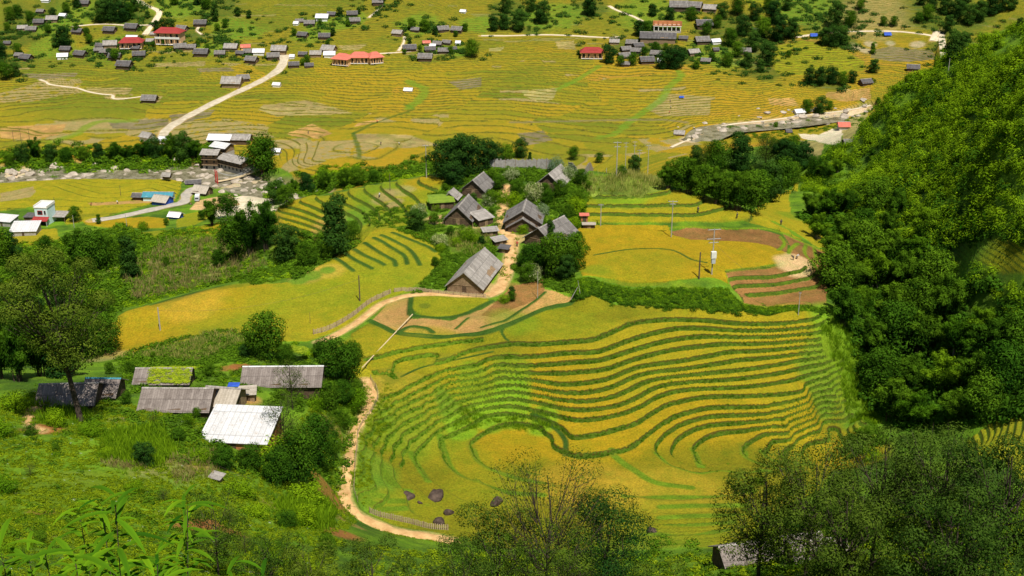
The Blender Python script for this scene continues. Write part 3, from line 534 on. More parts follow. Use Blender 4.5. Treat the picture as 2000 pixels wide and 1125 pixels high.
def crown_blobs(H,W,nb,n,leaf,z0=.3,r=(.2,.34),shape='round',flat=.8,asp=.45,spread=1.):
    """unit tree height H, crown width W -> leaves + blob centres"""
    Ps=[];Ns=[];Ts=[];cs=[]
    for i in range(nb):
        f=(i+.5)/nb; z=z0+(.93-z0)*f
        if shape=='round': prof=math.sin(math.pi*min(max((z-z0*.8)/(1.05-z0*.8),.12),1))**.6
        elif shape=='cone': prof=1.05-f*.85
        elif shape=='column': prof=.75+.25*math.sin(f*7)
        elif shape=='umbrella': prof=.35+.65*math.sin(math.pi*min(f*.9,.62))
        else: prof=1
        a=i*2.399+rng.uniform(-.4,.4); q=math.sqrt(rng.uniform(.05,1))*prof*spread
        rr=rng.uniform(*r)*W*(1.15-.35*f)
        c=(math.cos(a)*q*(W/2-rr*.6),math.sin(a)*q*(W/2-rr*.6),z*H-rr*.3)
        P,d,qq=blob_pts(c,rr,max(int(n/nb*rng.uniform(.7,1.3)),8),flat)
        Ps.append(P);Ns.append(d*1.1+rs(len(d))*.6+np.array([0,0,.35]));Ts.append(np.clip(.30+.42*d[:,2]+rng.normal(size=len(d))*.16+rng.uniform(-.15,.15),0,1));cs.append((c,rr))  # leaf tint rises on each blob's upper side: top light painted into the colour
    P=np.concatenate(Ps); return P,np.concatenate(Ns),np.concatenate(Ts),cs
def trunk_mesh(H,cs,r0,base_h=.35,bark=None,limb=.35,lean=0,name='trunk',parent=None,maxl=14,forks=0):
    V=[];Q=[]; top=np.array([lean,0,H*.86])
    mid=np.array([lean*.4,.02*H,H*.4]); tube(V,Q,[(0,0,-.8),(0,0,0),tuple(mid*.5),tuple(mid),tuple((mid+top)/2+np.array([.02*H,0,0])),tuple(top)],r0*1.15,r0*.18,8)
    for c,rr in cs[:maxl]:
        c=np.array(c); z=max(min(c[2]*.62,H*.75),H*base_h*.8); s=np.array([lean*z/H,0,z]); m=(s+c)/2+np.array([0,0,-.04*H])+rs(1)[0]*.02*H
        tube(V,Q,[s,m,c],r0*limb,r0*.08,5)
        for _ in range(forks):
            e=c+rs(1)[0]*rr*.95; tube(V,Q,[m,(m+e)/2+rs(1)[0]*rr*.15,e],r0*.16,r0*.04,4)
            e2=c+rs(1)[0]*rr; tube(V,Q,[c*.6+m*.4,e2],r0*.12,r0*.03,4)
    return mesh_np(name,np.array(V),Q,bark or M_BARK,parent,smooth=True)
def empty(name,loc=(0,0,0),rz=0,s=1,par=None):
    o=bpy.data.objects.new(name,None); o.empty_display_size=.5; COL.objects.link(o); o.location=loc; o.rotation_euler=(0,0,rz); o.scale=(s,s,s) if np.ndim(s)==0 else s; return o
def bamboo_crown(H,W,nc,n,leaf,droop=.3,shape=.6):
    Ps=[];Ns=[];Ts=[];culms=[]
    per=n//nc
    for i in range(nc):
        a=rng.uniform(0,6.28); o=rng.uniform(.15,1)**.7; ht=H*(1-.42*o**1.6)*rng.uniform(.85,1.05)
        tip=np.array([math.cos(a),math.sin(a),0])*o*W/2
        t=np.linspace(0,1,9)[:,None]; base=tip*.18
        path=base+(tip-base)*t**2.2+np.array([0,0,1])*ht*(1.12*t-.12*t**4-droop*.35*t**6*(.4+o))
        culms.append(path)
        u=rng.uniform(.18,1,per)**.8; ix=u*8; i0=np.minimum(ix.astype(int),7); f=(ix-i0)[:,None]; p=path[i0]*(1-f)+path[i0+1]*f
        wd=(.2+.5*np.sin(np.pi*np.clip(u*.95,0,1)))*W*.145
        off=rng.normal(size=(per,3))*wd[:,None]*.62; off[:,2]*=.8
        k=rng.uniform(-.16,.16)
        Ps.append(p+off); Ns.append(off/wd[:,None]*1.3+rs(per)*.5+np.array([0,0,.5])); Ts.append(np.clip(.02+.62*u**2.5+.22*off[:,2]/wd+k+rng.normal(size=per)*.1,0,1))  # tint climbs with the plume: bright tops and shaded interior painted in
    return np.concatenate(Ps),np.concatenate(Ns),np.concatenate(Ts),culms
PROTO={}
def proto(kind,H,fn):
    PROTO.setdefault(kind,[]).append((H,fn))
def make_tree(kind,name,v):
    """returns (crown_obj, trunk_obj) at unit height 10"""
    H=10.
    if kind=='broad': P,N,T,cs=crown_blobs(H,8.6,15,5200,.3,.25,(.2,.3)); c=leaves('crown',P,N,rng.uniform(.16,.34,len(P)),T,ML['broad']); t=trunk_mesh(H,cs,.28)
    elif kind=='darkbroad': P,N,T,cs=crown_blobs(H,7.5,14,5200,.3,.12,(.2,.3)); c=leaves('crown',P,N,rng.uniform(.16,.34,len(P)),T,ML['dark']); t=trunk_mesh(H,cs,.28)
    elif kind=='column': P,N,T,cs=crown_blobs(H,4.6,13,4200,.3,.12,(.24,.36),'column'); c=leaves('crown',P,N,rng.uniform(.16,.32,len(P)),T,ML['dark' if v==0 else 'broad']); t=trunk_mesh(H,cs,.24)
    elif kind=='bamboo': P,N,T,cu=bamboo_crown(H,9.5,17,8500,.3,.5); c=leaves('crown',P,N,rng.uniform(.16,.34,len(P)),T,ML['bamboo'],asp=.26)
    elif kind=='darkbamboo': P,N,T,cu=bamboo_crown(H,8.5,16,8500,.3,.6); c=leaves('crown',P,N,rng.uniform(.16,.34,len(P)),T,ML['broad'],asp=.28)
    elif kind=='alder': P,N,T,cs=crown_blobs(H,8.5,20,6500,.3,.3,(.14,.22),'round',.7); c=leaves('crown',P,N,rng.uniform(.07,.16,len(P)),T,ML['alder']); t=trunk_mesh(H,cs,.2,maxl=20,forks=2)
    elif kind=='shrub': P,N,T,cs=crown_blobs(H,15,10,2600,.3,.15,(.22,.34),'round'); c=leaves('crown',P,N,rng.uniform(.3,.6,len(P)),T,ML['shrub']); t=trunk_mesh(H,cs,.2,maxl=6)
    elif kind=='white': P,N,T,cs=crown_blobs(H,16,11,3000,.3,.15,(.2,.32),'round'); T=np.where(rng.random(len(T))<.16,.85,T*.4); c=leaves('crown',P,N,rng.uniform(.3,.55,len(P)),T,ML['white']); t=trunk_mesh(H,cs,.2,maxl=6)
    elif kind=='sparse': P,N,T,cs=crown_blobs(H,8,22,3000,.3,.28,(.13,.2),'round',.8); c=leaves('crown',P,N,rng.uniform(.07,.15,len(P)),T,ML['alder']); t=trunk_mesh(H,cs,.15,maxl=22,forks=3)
    if 'bamboo' in kind:
        V=[];Q=[]
        for p in cu: tube(V,Q,p[:6],.07,.03,4)
        t=mesh_np('culms',np.array(V),Q,M_PALEBARK if kind=='bamboo' else M_BARK)
    t.name='culms' if 'bamboo' in kind else 'trunk'
    return c,t
TREES={}
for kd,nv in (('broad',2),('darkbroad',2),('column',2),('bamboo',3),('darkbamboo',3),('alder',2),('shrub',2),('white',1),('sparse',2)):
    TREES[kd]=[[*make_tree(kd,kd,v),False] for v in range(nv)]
ANG=[0]
def put_tree(kind,loc,h,label,cat,group,name,wid=1.,rz=None,v=None):
    vs=TREES[kind]; q=vs[rng.integers(len(vs)) if v is None else v]
    ANG[0]+=1
    e=empty(name,loc,rng.uniform(0,6.28) if rz is None else rz,(h/10*wid,h/10*wid,h/10)); tag(e,label,cat,group)
    for s in q[:2]:
        if q[2]: o=s.copy(); COL.objects.link(o)
        else: o=s
        o.parent=e
    q[2]=True
    return e
def drop_unused():
    for vs in TREES.values():
        for q in vs:
            if not q[2]:
                for s in q[:2]: bpy.data.objects.remove(s,do_unlink=True)
# scattered undergrowth as one mesh
def clump(n,leafr,asp,up=.6,flat=.7,tall=0):
    d=rs(n*2); d=d[d[:,2]>-.15][:n]; q=rng.uniform(.5,1.1,len(d)); P=d*q[:,None]*np.array([1,1,flat])
    if tall: P=np.stack([rng.normal(size=len(d))*.35,rng.normal(size=len(d))*.35,rng.uniform(0,1,len(d))*tall],1); d=rs(len(d))
    N=d*1.1+rs(len(d))*.55+np.array([0,0,up*.7]); N/=np.linalg.norm(N,axis=1)[:,None]
    A=np.cross(N,rs(len(d))); A/=np.linalg.norm(A,axis=1)[:,None]
    if tall: A=A*.5+np.array([0,0,1]); A/=np.linalg.norm(A,axis=1)[:,None]; 
    B=np.cross(N,A); s=rng.uniform(.6,1.3,(len(d),1))*leafr
    V=np.stack([P-A*s,P-B*s*asp,P+A*s,P+B*s*asp],1)
    T=np.clip(.22+.5*P[:,2]/(flat if not tall else tall)+rng.normal(size=len(d))*.15,0,1)  # clump tint lightens with height, painting in light from above
    return V,T
CL=dict(bush=[clump(110,.19,.5) for _ in range(5)],herb=[clump(45,.26,.4,1.) for _ in range(5)],tuft=[clump(34,.5,.09,.2,.7,.6) for _ in range(5)],plume=[clump(210,.16,.30,.7,1.) for _ in range(4)],stalk=[clump(16,.5,.10,.3,.7,1.4) for _ in range(4)])
def rand_in(poly,n,jit=None):
    x0,y0=poly.min(0);x1,y1=poly.max(0); out=[]
    A=0
    while len(out)<n and A<60:
        A+=1; x=rng.uniform(x0,x1,n*2);y=rng.uniform(y0,y1,n*2);ins=np.zeros(len(x),bool);m=len(poly)
        for i in range(m):
            ax,ay=poly[i];bx,by=poly[(i+1)%m]
            if ay==by: continue
            ins^=((ay>y)!=(by>y))&(x<(bx-ax)*(y-ay)/(by-ay)+ax)
        out+=list(zip(x[ins],y[ins]))
    return np.array(out[:n])
def gzv(P):
    r=np.hypot(P[:,0],P[:,1]);a=np.arctan2(P[:,0],P[:,1])
    c=np.clip(np.interp(a,GA,np.arange(NC)),0,NC-1.001);q=np.clip(np.interp(r,GR,np.arange(NR)),0,NR-1.001);j=c.astype(int);f=c-j;i=q.astype(int);g=q-i
    return (ZF[i,j]*(1-f)+ZF[i,j+1]*f)*(1-g)+(ZF[i+1,j]*(1-f)+ZF[i+1,j+1]*f)*g
class Scat:
    def __init__(s): s.V=[];s.T=[]
    def add(s,P,kind,size,hs=.8,dens=None,tb=0.):
        P=np.asarray(P)
        if len(P)==0: return
        if dens is not None: P=P[dens(P[:,0],P[:,1])]
        ri_,ci_=np.clip(np.searchsorted(GR,np.hypot(P[:,0],P[:,1])),0,NR-1),np.clip(np.searchsorted(GA,np.arctan2(P[:,0],P[:,1])),0,NC-1)
        if kind!='stalk': q_=C.reshape(NR,NC,3)[ri_,ci_]; keep=(q_[:,0]<q_[:,1]*1.56)|(rng.random(len(P))<.12); P=P[keep]; ri_=ri_[keep];ci_=ci_[keep]
        if kind=='plume': P=P[TER.reshape(NR,NC)[ri_,ci_]<.5]
        z=gzv(P)
        for (x,y),zz in zip(P,z):
            V,T=CL[kind][rng.integers(len(CL[kind]))]; k=rng.uniform(*size); a=rng.uniform(0,6.28); c,sn=math.cos(a)*k,math.sin(a)*k
            W=np.empty_like(V); W[...,0]=V[...,0]*c-V[...,1]*sn+x; W[...,1]=V[...,0]*sn+V[...,1]*c+y; W[...,2]=V[...,2]*k*hs+zz-.05
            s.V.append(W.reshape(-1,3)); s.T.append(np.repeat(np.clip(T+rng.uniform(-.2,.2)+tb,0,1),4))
    def poly(s,px,n,kind,size,hs=.8,dens=None,tb=0.,img=True):
        s.add(rand_in(wp(px) if img else np.array(px,float),n),kind,size,hs,dens,tb); return s
    def line(s,l,n,kind,size,w=1.,hs=.8,tb=0.):
        ln=smooth_line(wp(l),6); k=rng.uniform(0,len(ln)-1.01,n); i=k.astype(int); f=(k-i)[:,None]; P=ln[i]*(1-f)+ln[i+1]*f+rng.normal(size=(n,2))*w*.5
        s.add(P,kind,size,hs,None,tb); return s
    def done(s,name,mat,label,cat='undergrowth'):
        V=np.concatenate(s.V);T=np.concatenate(s.T); o=mesh_np(name,V,np.arange(len(V)).reshape(-1,4),mat); set_attr(o.data,'tint','FLOAT',T); tag(o,label,cat,kind='stuff'); print(name,len(V)//4); return o
fgp_=[(-60,800),(60,760),(240,790),(420,830),(540,870),(640,760),(712,745),(735,790),(700,835),(684,880),(672,960),(700,1010),(620,1130),(-60,1180)]
nz=lambda s,sc,th:(lambda x,y:fbm(x/sc,y/sc,s,3)>th)
# right hillside
hill=[(1585,330),(1630,290),(1680,270),(1705,215),(1745,170),(1800,140),(1850,112),(1930,98),(2060,80),(2060,470),(1930,455),(1860,460),(1850,480),(1780,470),(1700,440),(1620,400),(1570,350)]
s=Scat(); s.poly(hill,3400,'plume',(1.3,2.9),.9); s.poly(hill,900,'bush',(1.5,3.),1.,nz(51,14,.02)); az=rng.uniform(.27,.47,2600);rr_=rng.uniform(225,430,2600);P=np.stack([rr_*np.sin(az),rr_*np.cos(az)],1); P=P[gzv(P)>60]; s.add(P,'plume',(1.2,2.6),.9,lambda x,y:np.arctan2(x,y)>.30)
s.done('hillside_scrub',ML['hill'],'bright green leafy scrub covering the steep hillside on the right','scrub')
s=Scat(); s.poly(hill,800,'plume',(1.6,3.4),1.1,nz(61,18,.0)); s.poly([(1560,420),(1620,400),(1780,470),(1860,480),(1880,540),(1990,560),(2060,600),(2060,800),(1900,830),(1760,830),(1680,760),(1660,640),(1610,560),(1640,500)],1300,'bush',(1.4,2.8),1.); s.poly([(1820,440),(1880,430),(1960,440),(2040,450),(2040,475),(1930,462),(1870,470),(1850,500)],160,'bush',(.8,1.8),.9)
s.done('shaded_scrub',ML['broad'],'dark green scrub in the gully and folds of the right hillside','scrub')
# left slopes
s=Scat()
s.poly([(230,520),(330,450),(470,450),(560,470),(570,545),(480,556),(380,566),(300,590),(240,600)],900,'bush',(.9,2.0),.8,nz(71,9,-.08)); s.poly([(-60,480),(120,470),(240,440),(320,470),(240,600),(200,690),(-60,720)],1300,'bush',(1.2,2.6),.9)
s.poly([(545,470),(600,450),(660,460),(700,480),(640,510),(575,548)],500,'bush',(1.,2.),.8); s.poly([(500,400),(560,390),(560,470),(480,450)],160,'bush',(1.2,2.4),.8)
s.line([(-60,322),(60,312),(150,312),(230,308),(330,305),(400,300)],520,'bush',(1.8,3.6),11,.9); s.line([(540,370),(600,360),(700,350),(800,345),(850,330)],420,'bush',(1.5,3.2),12,.9)
s.poly([(245,690),(330,668),(420,650),(480,645),(520,680),(480,705),(350,720),(240,725)],700,'herb',(.6,1.5),.9)
s.poly([(770,450),(840,440),(860,470),(880,500),(960,470),(965,500),(900,530),(880,560),(800,575),(840,540),(860,505),(850,480)],420,'bush',(.6,1.4),.9)
s.poly([(860,380),(880,350),(960,325),(1100,330),(1150,350),(1140,400),(1130,430),(1060,400),(1020,395),(1000,350),(960,360)],520,'bush',(.8,1.6),.9)
s.poly([(995,520),(1060,500),(1120,500),(1125,555),(1120,575),(1065,560)],180,'bush',(.7,1.5),.9)
s.poly([(1290,330),(1400,320),(1560,330),(1550,360),(1480,405),(1400,390),(1310,372)],500,'bush',(1.,2.2),.9)
s.poly([(1420,250),(1500,245),(1620,232),(1700,212),(1690,240),(1560,262),(1440,280)],160,'bush',(.8,1.8),.8)
s.poly([(700,420),(760,400),(830,410),(840,440),(760,446)],120,'bush',(.6,1.3),.8)
s.poly([(1120,553),(1200,557),(1300,564),(1420,566),(1450,597),(1620,603),(1600,610),(1400,610),(1300,600),(1200,589),(1125,585)],380,'bush',(.5,1.2),.8,tb=-.1)
s.line([(1125,586),(1200,590),(1300,601),(1400,610),(1500,613),(1620,607)],200,'bush',(.5,1.1),1.5,.8,tb=-.25)
s.poly([(1640,610),(1700,640),(1700,800),(1740,860),(1640,900),(1700,800),(1660,720)],160,'bush',(.6,1.4),.8)
s.poly([(250,830),(540,880),(640,800),(700,760),(670,960),(560,960),(400,900)],260,'bush',(.6,1.6),.8,nz(95,7,-.02)); s.poly([(0,960),(300,960),(600,1010),(640,1130),(0,1180)],240,'bush',(.4,1.2),.8,nz(97,6,.03)); s.poly([(880,1050),(1300,1050),(1420,1075),(1700,1000),(2000,950),(2060,1180),(880,1180)],420,'bush',(.7,1.7),.8)
s.poly([(230,520),(330,450),(470,450),(560,470),(570,545),(480,556),(380,566),(300,590),(240,600)],900,'bush',(.7,1.5),.8); s.poly([(420,440),(500,430),(560,470),(560,540),(440,540)],260,'bush',(.8,1.8),.8)
s.poly([(840,380),(980,360),(1000,440),(940,500),(860,470)],260,'bush',(.5,1.3),.9); s.poly([(1000,380),(1150,370),(1140,450),(1060,440),(1000,430)],300,'bush',(.5,1.4),.9)
s.poly([(230,700),(480,690),(640,690),(700,720),(690,800),(640,830),(540,800),(480,760),(230,770)],330,'bush',(.6,1.5),.8); s.poly([(60,740),(300,740),(420,800),(540,880),(640,860),(600,960),(300,900),(60,840)],420,'bush',(.5,1.4),.8,nz(98,6,-.02)); s.poly(fgp_,420,'bush',(.3,1.1),.8,nz(99,9,.03),tb=-.1)
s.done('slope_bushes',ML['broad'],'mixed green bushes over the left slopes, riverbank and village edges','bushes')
s=Scat()
fgp=[(-60,800),(60,760),(240,790),(420,830),(540,870),(640,760),(712,745),(735,790),(700,835),(684,880),(672,960),(700,1010),(620,1130),(-60,1180)]
s.poly(fgp,10500,'herb',(.25,.7),.8,nz(81,7,-.2)); s.poly([(0,960),(300,940),(560,1000),(600,1130),(0,1180)],1600,'herb',(.25,.6),.8)
s.poly([(880,470),(960,440),(1100,420),(1290,350),(1300,385),(1150,390),(1090,450),(960,560)],160,'herb',(.5,1.1),.9)
s.line([(742,770),(740,820),(715,860),(705,920),(700,960)],300,'herb',(.3,.6),2.5)
s.poly([(600,1060),(900,1075),(1100,1080),(1400,1080),(1500,1030),(1700,1010),(1850,960),(2060,980),(2060,1180),(600,1180)],2600,'herb',(.4,1.1),.9)
for l_ in ([(704,742),(714,758),(719,778),(710,800),(692,825),(680,850),(674,880),(671,910),(665,945),(663,970),(672,992),(690,1010)],[(725,1026),(765,1043),(800,1050),(885,1064)],[(978,372),(976,410),(975,450)],[(990,370),(996,410),(994,450)],[(1006,470),(1004,505),(990,550)]): s.line(l_,110,'herb',(.2,.5),.5)
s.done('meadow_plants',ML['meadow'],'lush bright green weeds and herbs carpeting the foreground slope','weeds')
s=Scat()
s.poly([(200,850),(300,830),(350,880),(300,920),(200,900)],260,'tuft',(.9,1.8),1.); s.poly([(70,780),(130,770),(180,830),(60,830)],90,'tuft',(1.,2.),1.); s.poly([(540,990),(640,985),(650,1040),(560,1030)],200,'tuft',(1.2,2.4),1.)
s.poly([(1120,552),(1200,556),(1300,562),(1420,565),(1450,595),(1600,602),(1560,612),(1400,610),(1300,600),(1200,590),(1125,586)],500,'tuft',(.4,.9),1.); s.poly([(1120,552),(1200,556),(1300,562),(1420,565),(1450,595),(1600,602),(1560,612),(1400,610),(1300,600),(1200,590),(1125,586)],800,'herb',(.4,1.),.8,tb=-.1)
s.poly([(900,790),(1060,800),(1090,840),(960,830),(880,850)],160,'tuft',(.5,1.),1.); s.poly([(1600,640),(1680,640),(1690,720),(1720,820),(1690,830),(1640,740)],420,'tuft',(.7,1.5),1.)
s.poly(fgp,1500,'tuft',(.4,1.),1.,nz(91,6,.05))
s.done('tall_grass',ML['grassy'],'tall bright grass growing on banks and terrace edges','grass')
s=Scat()
for d in ((70,35,30),(150,30,26),(230,20,22),(100,55,20),(270,45,18),(215,100,30),(150,95,25),(20,80,26),(20,120,24),(420,20,34),(350,15,25),(460,70,26),(380,75,24),(330,90,20),(630,45,24),(690,38,20),(600,72,18),(820,60,26),(850,98,24),(900,100,16),(1020,45,24),(990,20,20),(1150,18,22),(1080,30,40),(1270,35,44),(1240,90,34),(1310,110,34),(1380,100,34),(1440,60,40),(1500,100,32),(1430,125,24),(1600,20,44),(1680,50,30),(1640,85,16),(1850,40,44),(1560,40,40),(1620,160,22),(1480,140,22),(1860,90,24),(740,10,24),(280,110,22),(500,115,20),(440,100,20)):
    c=ray_hit(d[0],d[1],Z=ZF); n_=int(d[2]*1.3); s.add(c+rng.normal(size=(n_,2))*d[2]*.42,'bush',(1.0,3.2),.8)
s.done('hamlet_bushes',ML['dark'],'dark bushes and small trees massed around the far hamlets','bushes')
s=Scat(); s.poly([(240,540),(330,470),(450,470),(520,520),(400,560),(260,590)],700,'stalk',(.9,1.7),1.1); s.poly([(330,900),(420,880),(430,930),(340,950)],140,'stalk',(.5,1.),1.); s.line([(200,905),(240,915),(290,908)],90,'stalk',(.5,.9),1.5); s.done('dry_stalks',ML['dry'],'dry brown maize stalks on the left slope and below the white roof','dry stalks')
s=Scat(); um=np.abs(LEV-np.round(LEV)); cand=np.nonzero((um<HW*.8)&(TER>.7)&(RR<300)&(RR>215)&(X>-42)&(X<72))[0]; cand=rng.choice(cand,min(5200,len(cand)),replace=False)
s.add(np.stack([X[cand],Y[cand]],1)+rng.normal(size=(len(cand),2))*.12,'herb',(.15,.42),.7); cand=rng.choice(cand,1500,replace=False); s.add(np.stack([X[cand],Y[cand]],1),'tuft',(.25,.5),.8); s.done('bank_weeds',ML['grassy'],'weeds and grass tufts growing on the faces of the rice terraces','weeds')
s=Scat(); s.poly(fgp,260,'herb',(.15,.35),.7,tb=.6); s.done('meadow_flowers',ML['white'],'small white flowers dotted over the foreground weeds','flowers')
s=Scat(); sl=[(230,530),(250,470),(330,445),(470,440),(560,470),(570,545),(480,556),(380,566),(300,592),(240,602)]
s.poly(sl,620,'bush',(.7,1.6),.8); s.poly(sl,420,'herb',(.6,1.3),.9); s.poly([(-60,480),(120,470),(240,440),(320,470),(240,600),(200,690),(-60,720)],500,'bush',(.8,1.9),.9); s.line([(-60,322),(60,314),(150,314),(230,310),(330,307),(400,300)],260,'bush',(1.4,3.),9,.8); s.line([(540,372),(600,362),(700,352),(800,347)],160,'bush',(1.2,2.6),10,.8)
s.poly([(240,692),(480,650),(640,680),(700,730),(680,800),(560,760),(240,740)],240,'bush',(.4,1.1),.8)
s.done('slope_shrubs',ML['shrub'],'light green shrubs mixed through the left slope and the riverbank','bushes')
s=Scat(); s.poly([(1145,352),(1200,344),(1280,352),(1300,372),(1250,384),(1150,384),(1135,372)],900,'stalk',(.9,1.5),1.1); s.poly([(250,700),(330,680),(400,655),(470,650),(480,670),(380,710)],420,'stalk',(.5,1.1),1.); s.poly([(870,455),(940,450),(970,470),(930,500),(880,495)],260,'stalk',(.6,1.1),1.); s.done('maize_crop',ML['maize'],'maize growing on the top of the knoll and in the gardens','maize')
# ---------------------------------------------------------------- trees placed one by one
ORD=['leftmost','second from the left','third from the left','fourth from the left','fifth from the left','sixth from the left','seventh from the left','eighth from the left','ninth from the left','tenth from the left','eleventh from the left','twelfth from the left','thirteenth from the left','fourteenth from the left','fifteenth from the left','sixteenth from the left','seventeenth from the left','eighteenth from the left','nineteenth from the left','twentieth from the left']
def ordn(i,n):
    if i==n-1: return 'rightmost'
    return ORD[i] if i<len(ORD) else ORD[n-1-i-0].replace('left','right') if n-1-i<len(ORD) else 'one'
KIND=dict(broad=('broadleaf_tree','round green tree','tree'),darkbroad=('dark_tree','dark green dense tree','tree'),column=('tall_tree','tall narrow leafy tree','tree'),bamboo=('bamboo_clump','feathery bright bamboo clump','bamboo'),darkbamboo=('bamboo_clump','dark arching bamboo clump','bamboo'),alder=('alder_tree','olive thin-leaved tree','tree'),shrub=('shrub','bright leafy shrub','shrub'),white=('flowering_shrub','shrub dotted with white blossom','shrub'),sparse=('thin_tree','sparse tree with bare twigs','tree'))
def grove(place,group,lst):
    """lst: (kind,px,py_base,h_px[,width][,t])"""
    by={}
    for it in lst: by.setdefault(it[0],[]).append(it)
    for kd,its in by.items():
        its.sort(key=lambda i:i[1]); nme,look,cat=KIND[kd]
        for i,it in enumerate(its):
            t=it[5] if len(it)>5 else None; p=gpt(it[1],it[2],t); h=it[3]/ppm(p)/.93
            lab=f'{look} {place}' if len(its)==1 else f'{ordn(i,len(its))} {look} {place}'
            put_tree(kd,p,h,lab,cat,group,nme,it[4] if len(it)>4 else 1.)
B,D,T_,M,N_,L_,H_,W_,P_='broad','darkbroad','column','bamboo','darkbamboo','alder','shrub','white','sparse'
grove('on the far left riverbank','trees along the left riverbank',[(D,45,318,38),(N_,70,312,52,.8),(D,100,315,34),(B,130,318,30),(B,165,312,26),(D,195,312,32),(N_,225,312,42),(N_,250,314,38),(N_,283,312,48),(D,305,310,42),(N_,335,312,58,.8),(D,358,316,58,.8),(N_,380,312,48),(B,400,316,30),(B,20,325,26)])
grove('beside the long river house','trees by the river houses',[(B,512,345,80,.95),(D,520,330,60,.8),(H_,445,330,14)])
grove('in the hollow between river and near knoll','trees in the hollow',[(D,540,398,48,1.1),(D,600,378,40),(N_,575,376,30),(N_,635,372,42,.9),(N_,672,368,45,.9),(B,700,362,36,1.1),(B,730,358,26),(B,560,402,42),(H_,760,352,14),(N_,415,440,62,1.),(B,445,428,50),(B,395,430,20),(N_,490,500,125,.62),(N_,520,490,115,.62),(B,460,500,80),(D,560,505,70),(B,600,520,48),(T_,655,500,120,.95),(B,690,470,40),(H_,560,470,18),(B,428,520,34),(B,640,505,36)])
grove('on the left slope below the white town house','trees on the left slope',[(T_,257,545,90,.9),(B,185,530,80),(N_,150,520,85),(B,215,520,60),(D,20,510,62),(B,-10,520,80),(B,55,560,60),(N_,110,560,60),(T_,193,345+92,20),(B,147,433,30),(D,115,600,60),(B,325,520,20),(B,200,620,50),(B,90,490,30),(H_,280,450,16),(B,325,440,14),(B,240,470,18)])
grove('in the dark hollow behind the leaning alder','trees in the left hollow',[(N_,0,740,150,.8),(N_,35,745,150,.7),(N_,80,735,120),(D,120,735,110),(B,205,690,80),(D,60,680,110),(B,170,700,70),(D,-30,650,120)])
grove('behind the village roofs','trees at the back of the village',[(D,868,345,72,1.1),(D,892,343,78),(D,918,340,76),(D,945,330,60),(D,965,325,45),(B,990,318,36),(D,1015,308,38),(D,885,362,46,1.2),(B,915,345,20),(B,1120,312,26),(B,1170,318,20),(D,1240,338,36),(B,1215,345,22),(T_,1035,312,16)])
grove('among the village houses','trees among the village houses',[(N_,1062,540,80,.8),(B,1040,535,62),(B,1085,538,85,.85),(B,1118,528,72,.9),(D,1105,545,50),(B,1030,552,40),(D,815,452,45,1.1),(B,848,440,24),(W_,1045,392,32,.8),(W_,1085,335,26,.8),(W_,1110,350,26,.8),(B,1135,360,30),(B,975,372,30),(B,1008,385,34),(B,1070,400,30),(B,1095,385,34),(H_,1022,455,16),(H_,945,380,12),(B,958,400,30),(H_,1118,445,20),(B,1110,428,30),(H_,985,590,14,1.2),(B,1000,588,20),(W_,820,420,20),(B,870,372,14),(T_,1075,500,75,.5),(H_,860,490,14),(H_,890,480,16),(H_,930,475,18),(B,1060,372,24)])
grove('in the gully right of the knoll','trees in the gully behind the knoll',[(N_,1305,368,60),(B,1330,372,66),(N_,1345,378,80,.9),(B,1375,388,66),(N_,1400,398,84,.9),(B,1425,405,70),(N_,1440,412,95,.9),(B,1465,415,82),(N_,1480,404,90),(D,1500,395,80),(B,1525,378,66),(B,1545,360,44),(B,1400,335,60),(D,1445,335,74),(L_,1495,330,70),(D,1530,330,60),(D,1565,335,56),(B,1545,315,50),(L_,1380,330,50),(B,1590,345,40),(N_,1610,352,44),(B,1510,300,30),(D,1360,330,44)])
lst=[]
for y,xs,h in ((425,(1575,1610,1655,1700,1750),62),(470,(1600,1640,1690,1740,1800),70),(520,(1630,1680,1730,1780),78),(570,(1620,1660,1710,1765,1820),84),(630,(1645,1690,1745,1800,1860),95),(660,(1920,1990),72),(700,(1690,1745,1800,1860,1925,1990),105),(765,(1720,1775,1835,1895,1960),105),(825,(1740,1795,1850,1910),95)):
    for i,x in enumerate(xs): lst.append(((N_,M,N_,B)[(i+y//50)%4],x+rng.uniform(-9,9),y+rng.uniform(-8,8),h*rng.uniform(.85,1.15)))  # mostly dark bamboo: cloud shade over the grove put into leaf colour
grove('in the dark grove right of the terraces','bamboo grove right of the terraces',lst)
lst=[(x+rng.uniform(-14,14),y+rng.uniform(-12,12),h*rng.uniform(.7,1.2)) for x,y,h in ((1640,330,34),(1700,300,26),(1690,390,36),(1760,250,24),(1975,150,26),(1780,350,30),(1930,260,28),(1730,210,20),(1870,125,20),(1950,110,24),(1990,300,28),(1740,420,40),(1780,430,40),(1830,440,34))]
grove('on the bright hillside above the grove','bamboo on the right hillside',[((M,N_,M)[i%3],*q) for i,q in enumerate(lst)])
grove('in the wooded patch at the top left','trees of the upper left wood',[(D,200,42,42,1.1),(D,218,40,46),(D,238,42,40),(B,252,36,30),(D,210,20,30),(D,262,22,26)])
grove('near the upper left hamlet','trees near the upper left hamlet',[(B,20,40,26),(B,35,34,24),(D,128,90,38),(D,110,92,20,1.3),(B,12,155,32),(D,32,150,28),(D,5,112,28),(B,35,105,20),(B,150,64,18),(D,105,35,20),(B,130,25,20),(D,150,15,22),(B,60,42,20),(B,95,65,16),(B,175,85,18),(D,5,140,22),(B,245,42,14),(B,15,60,16)])
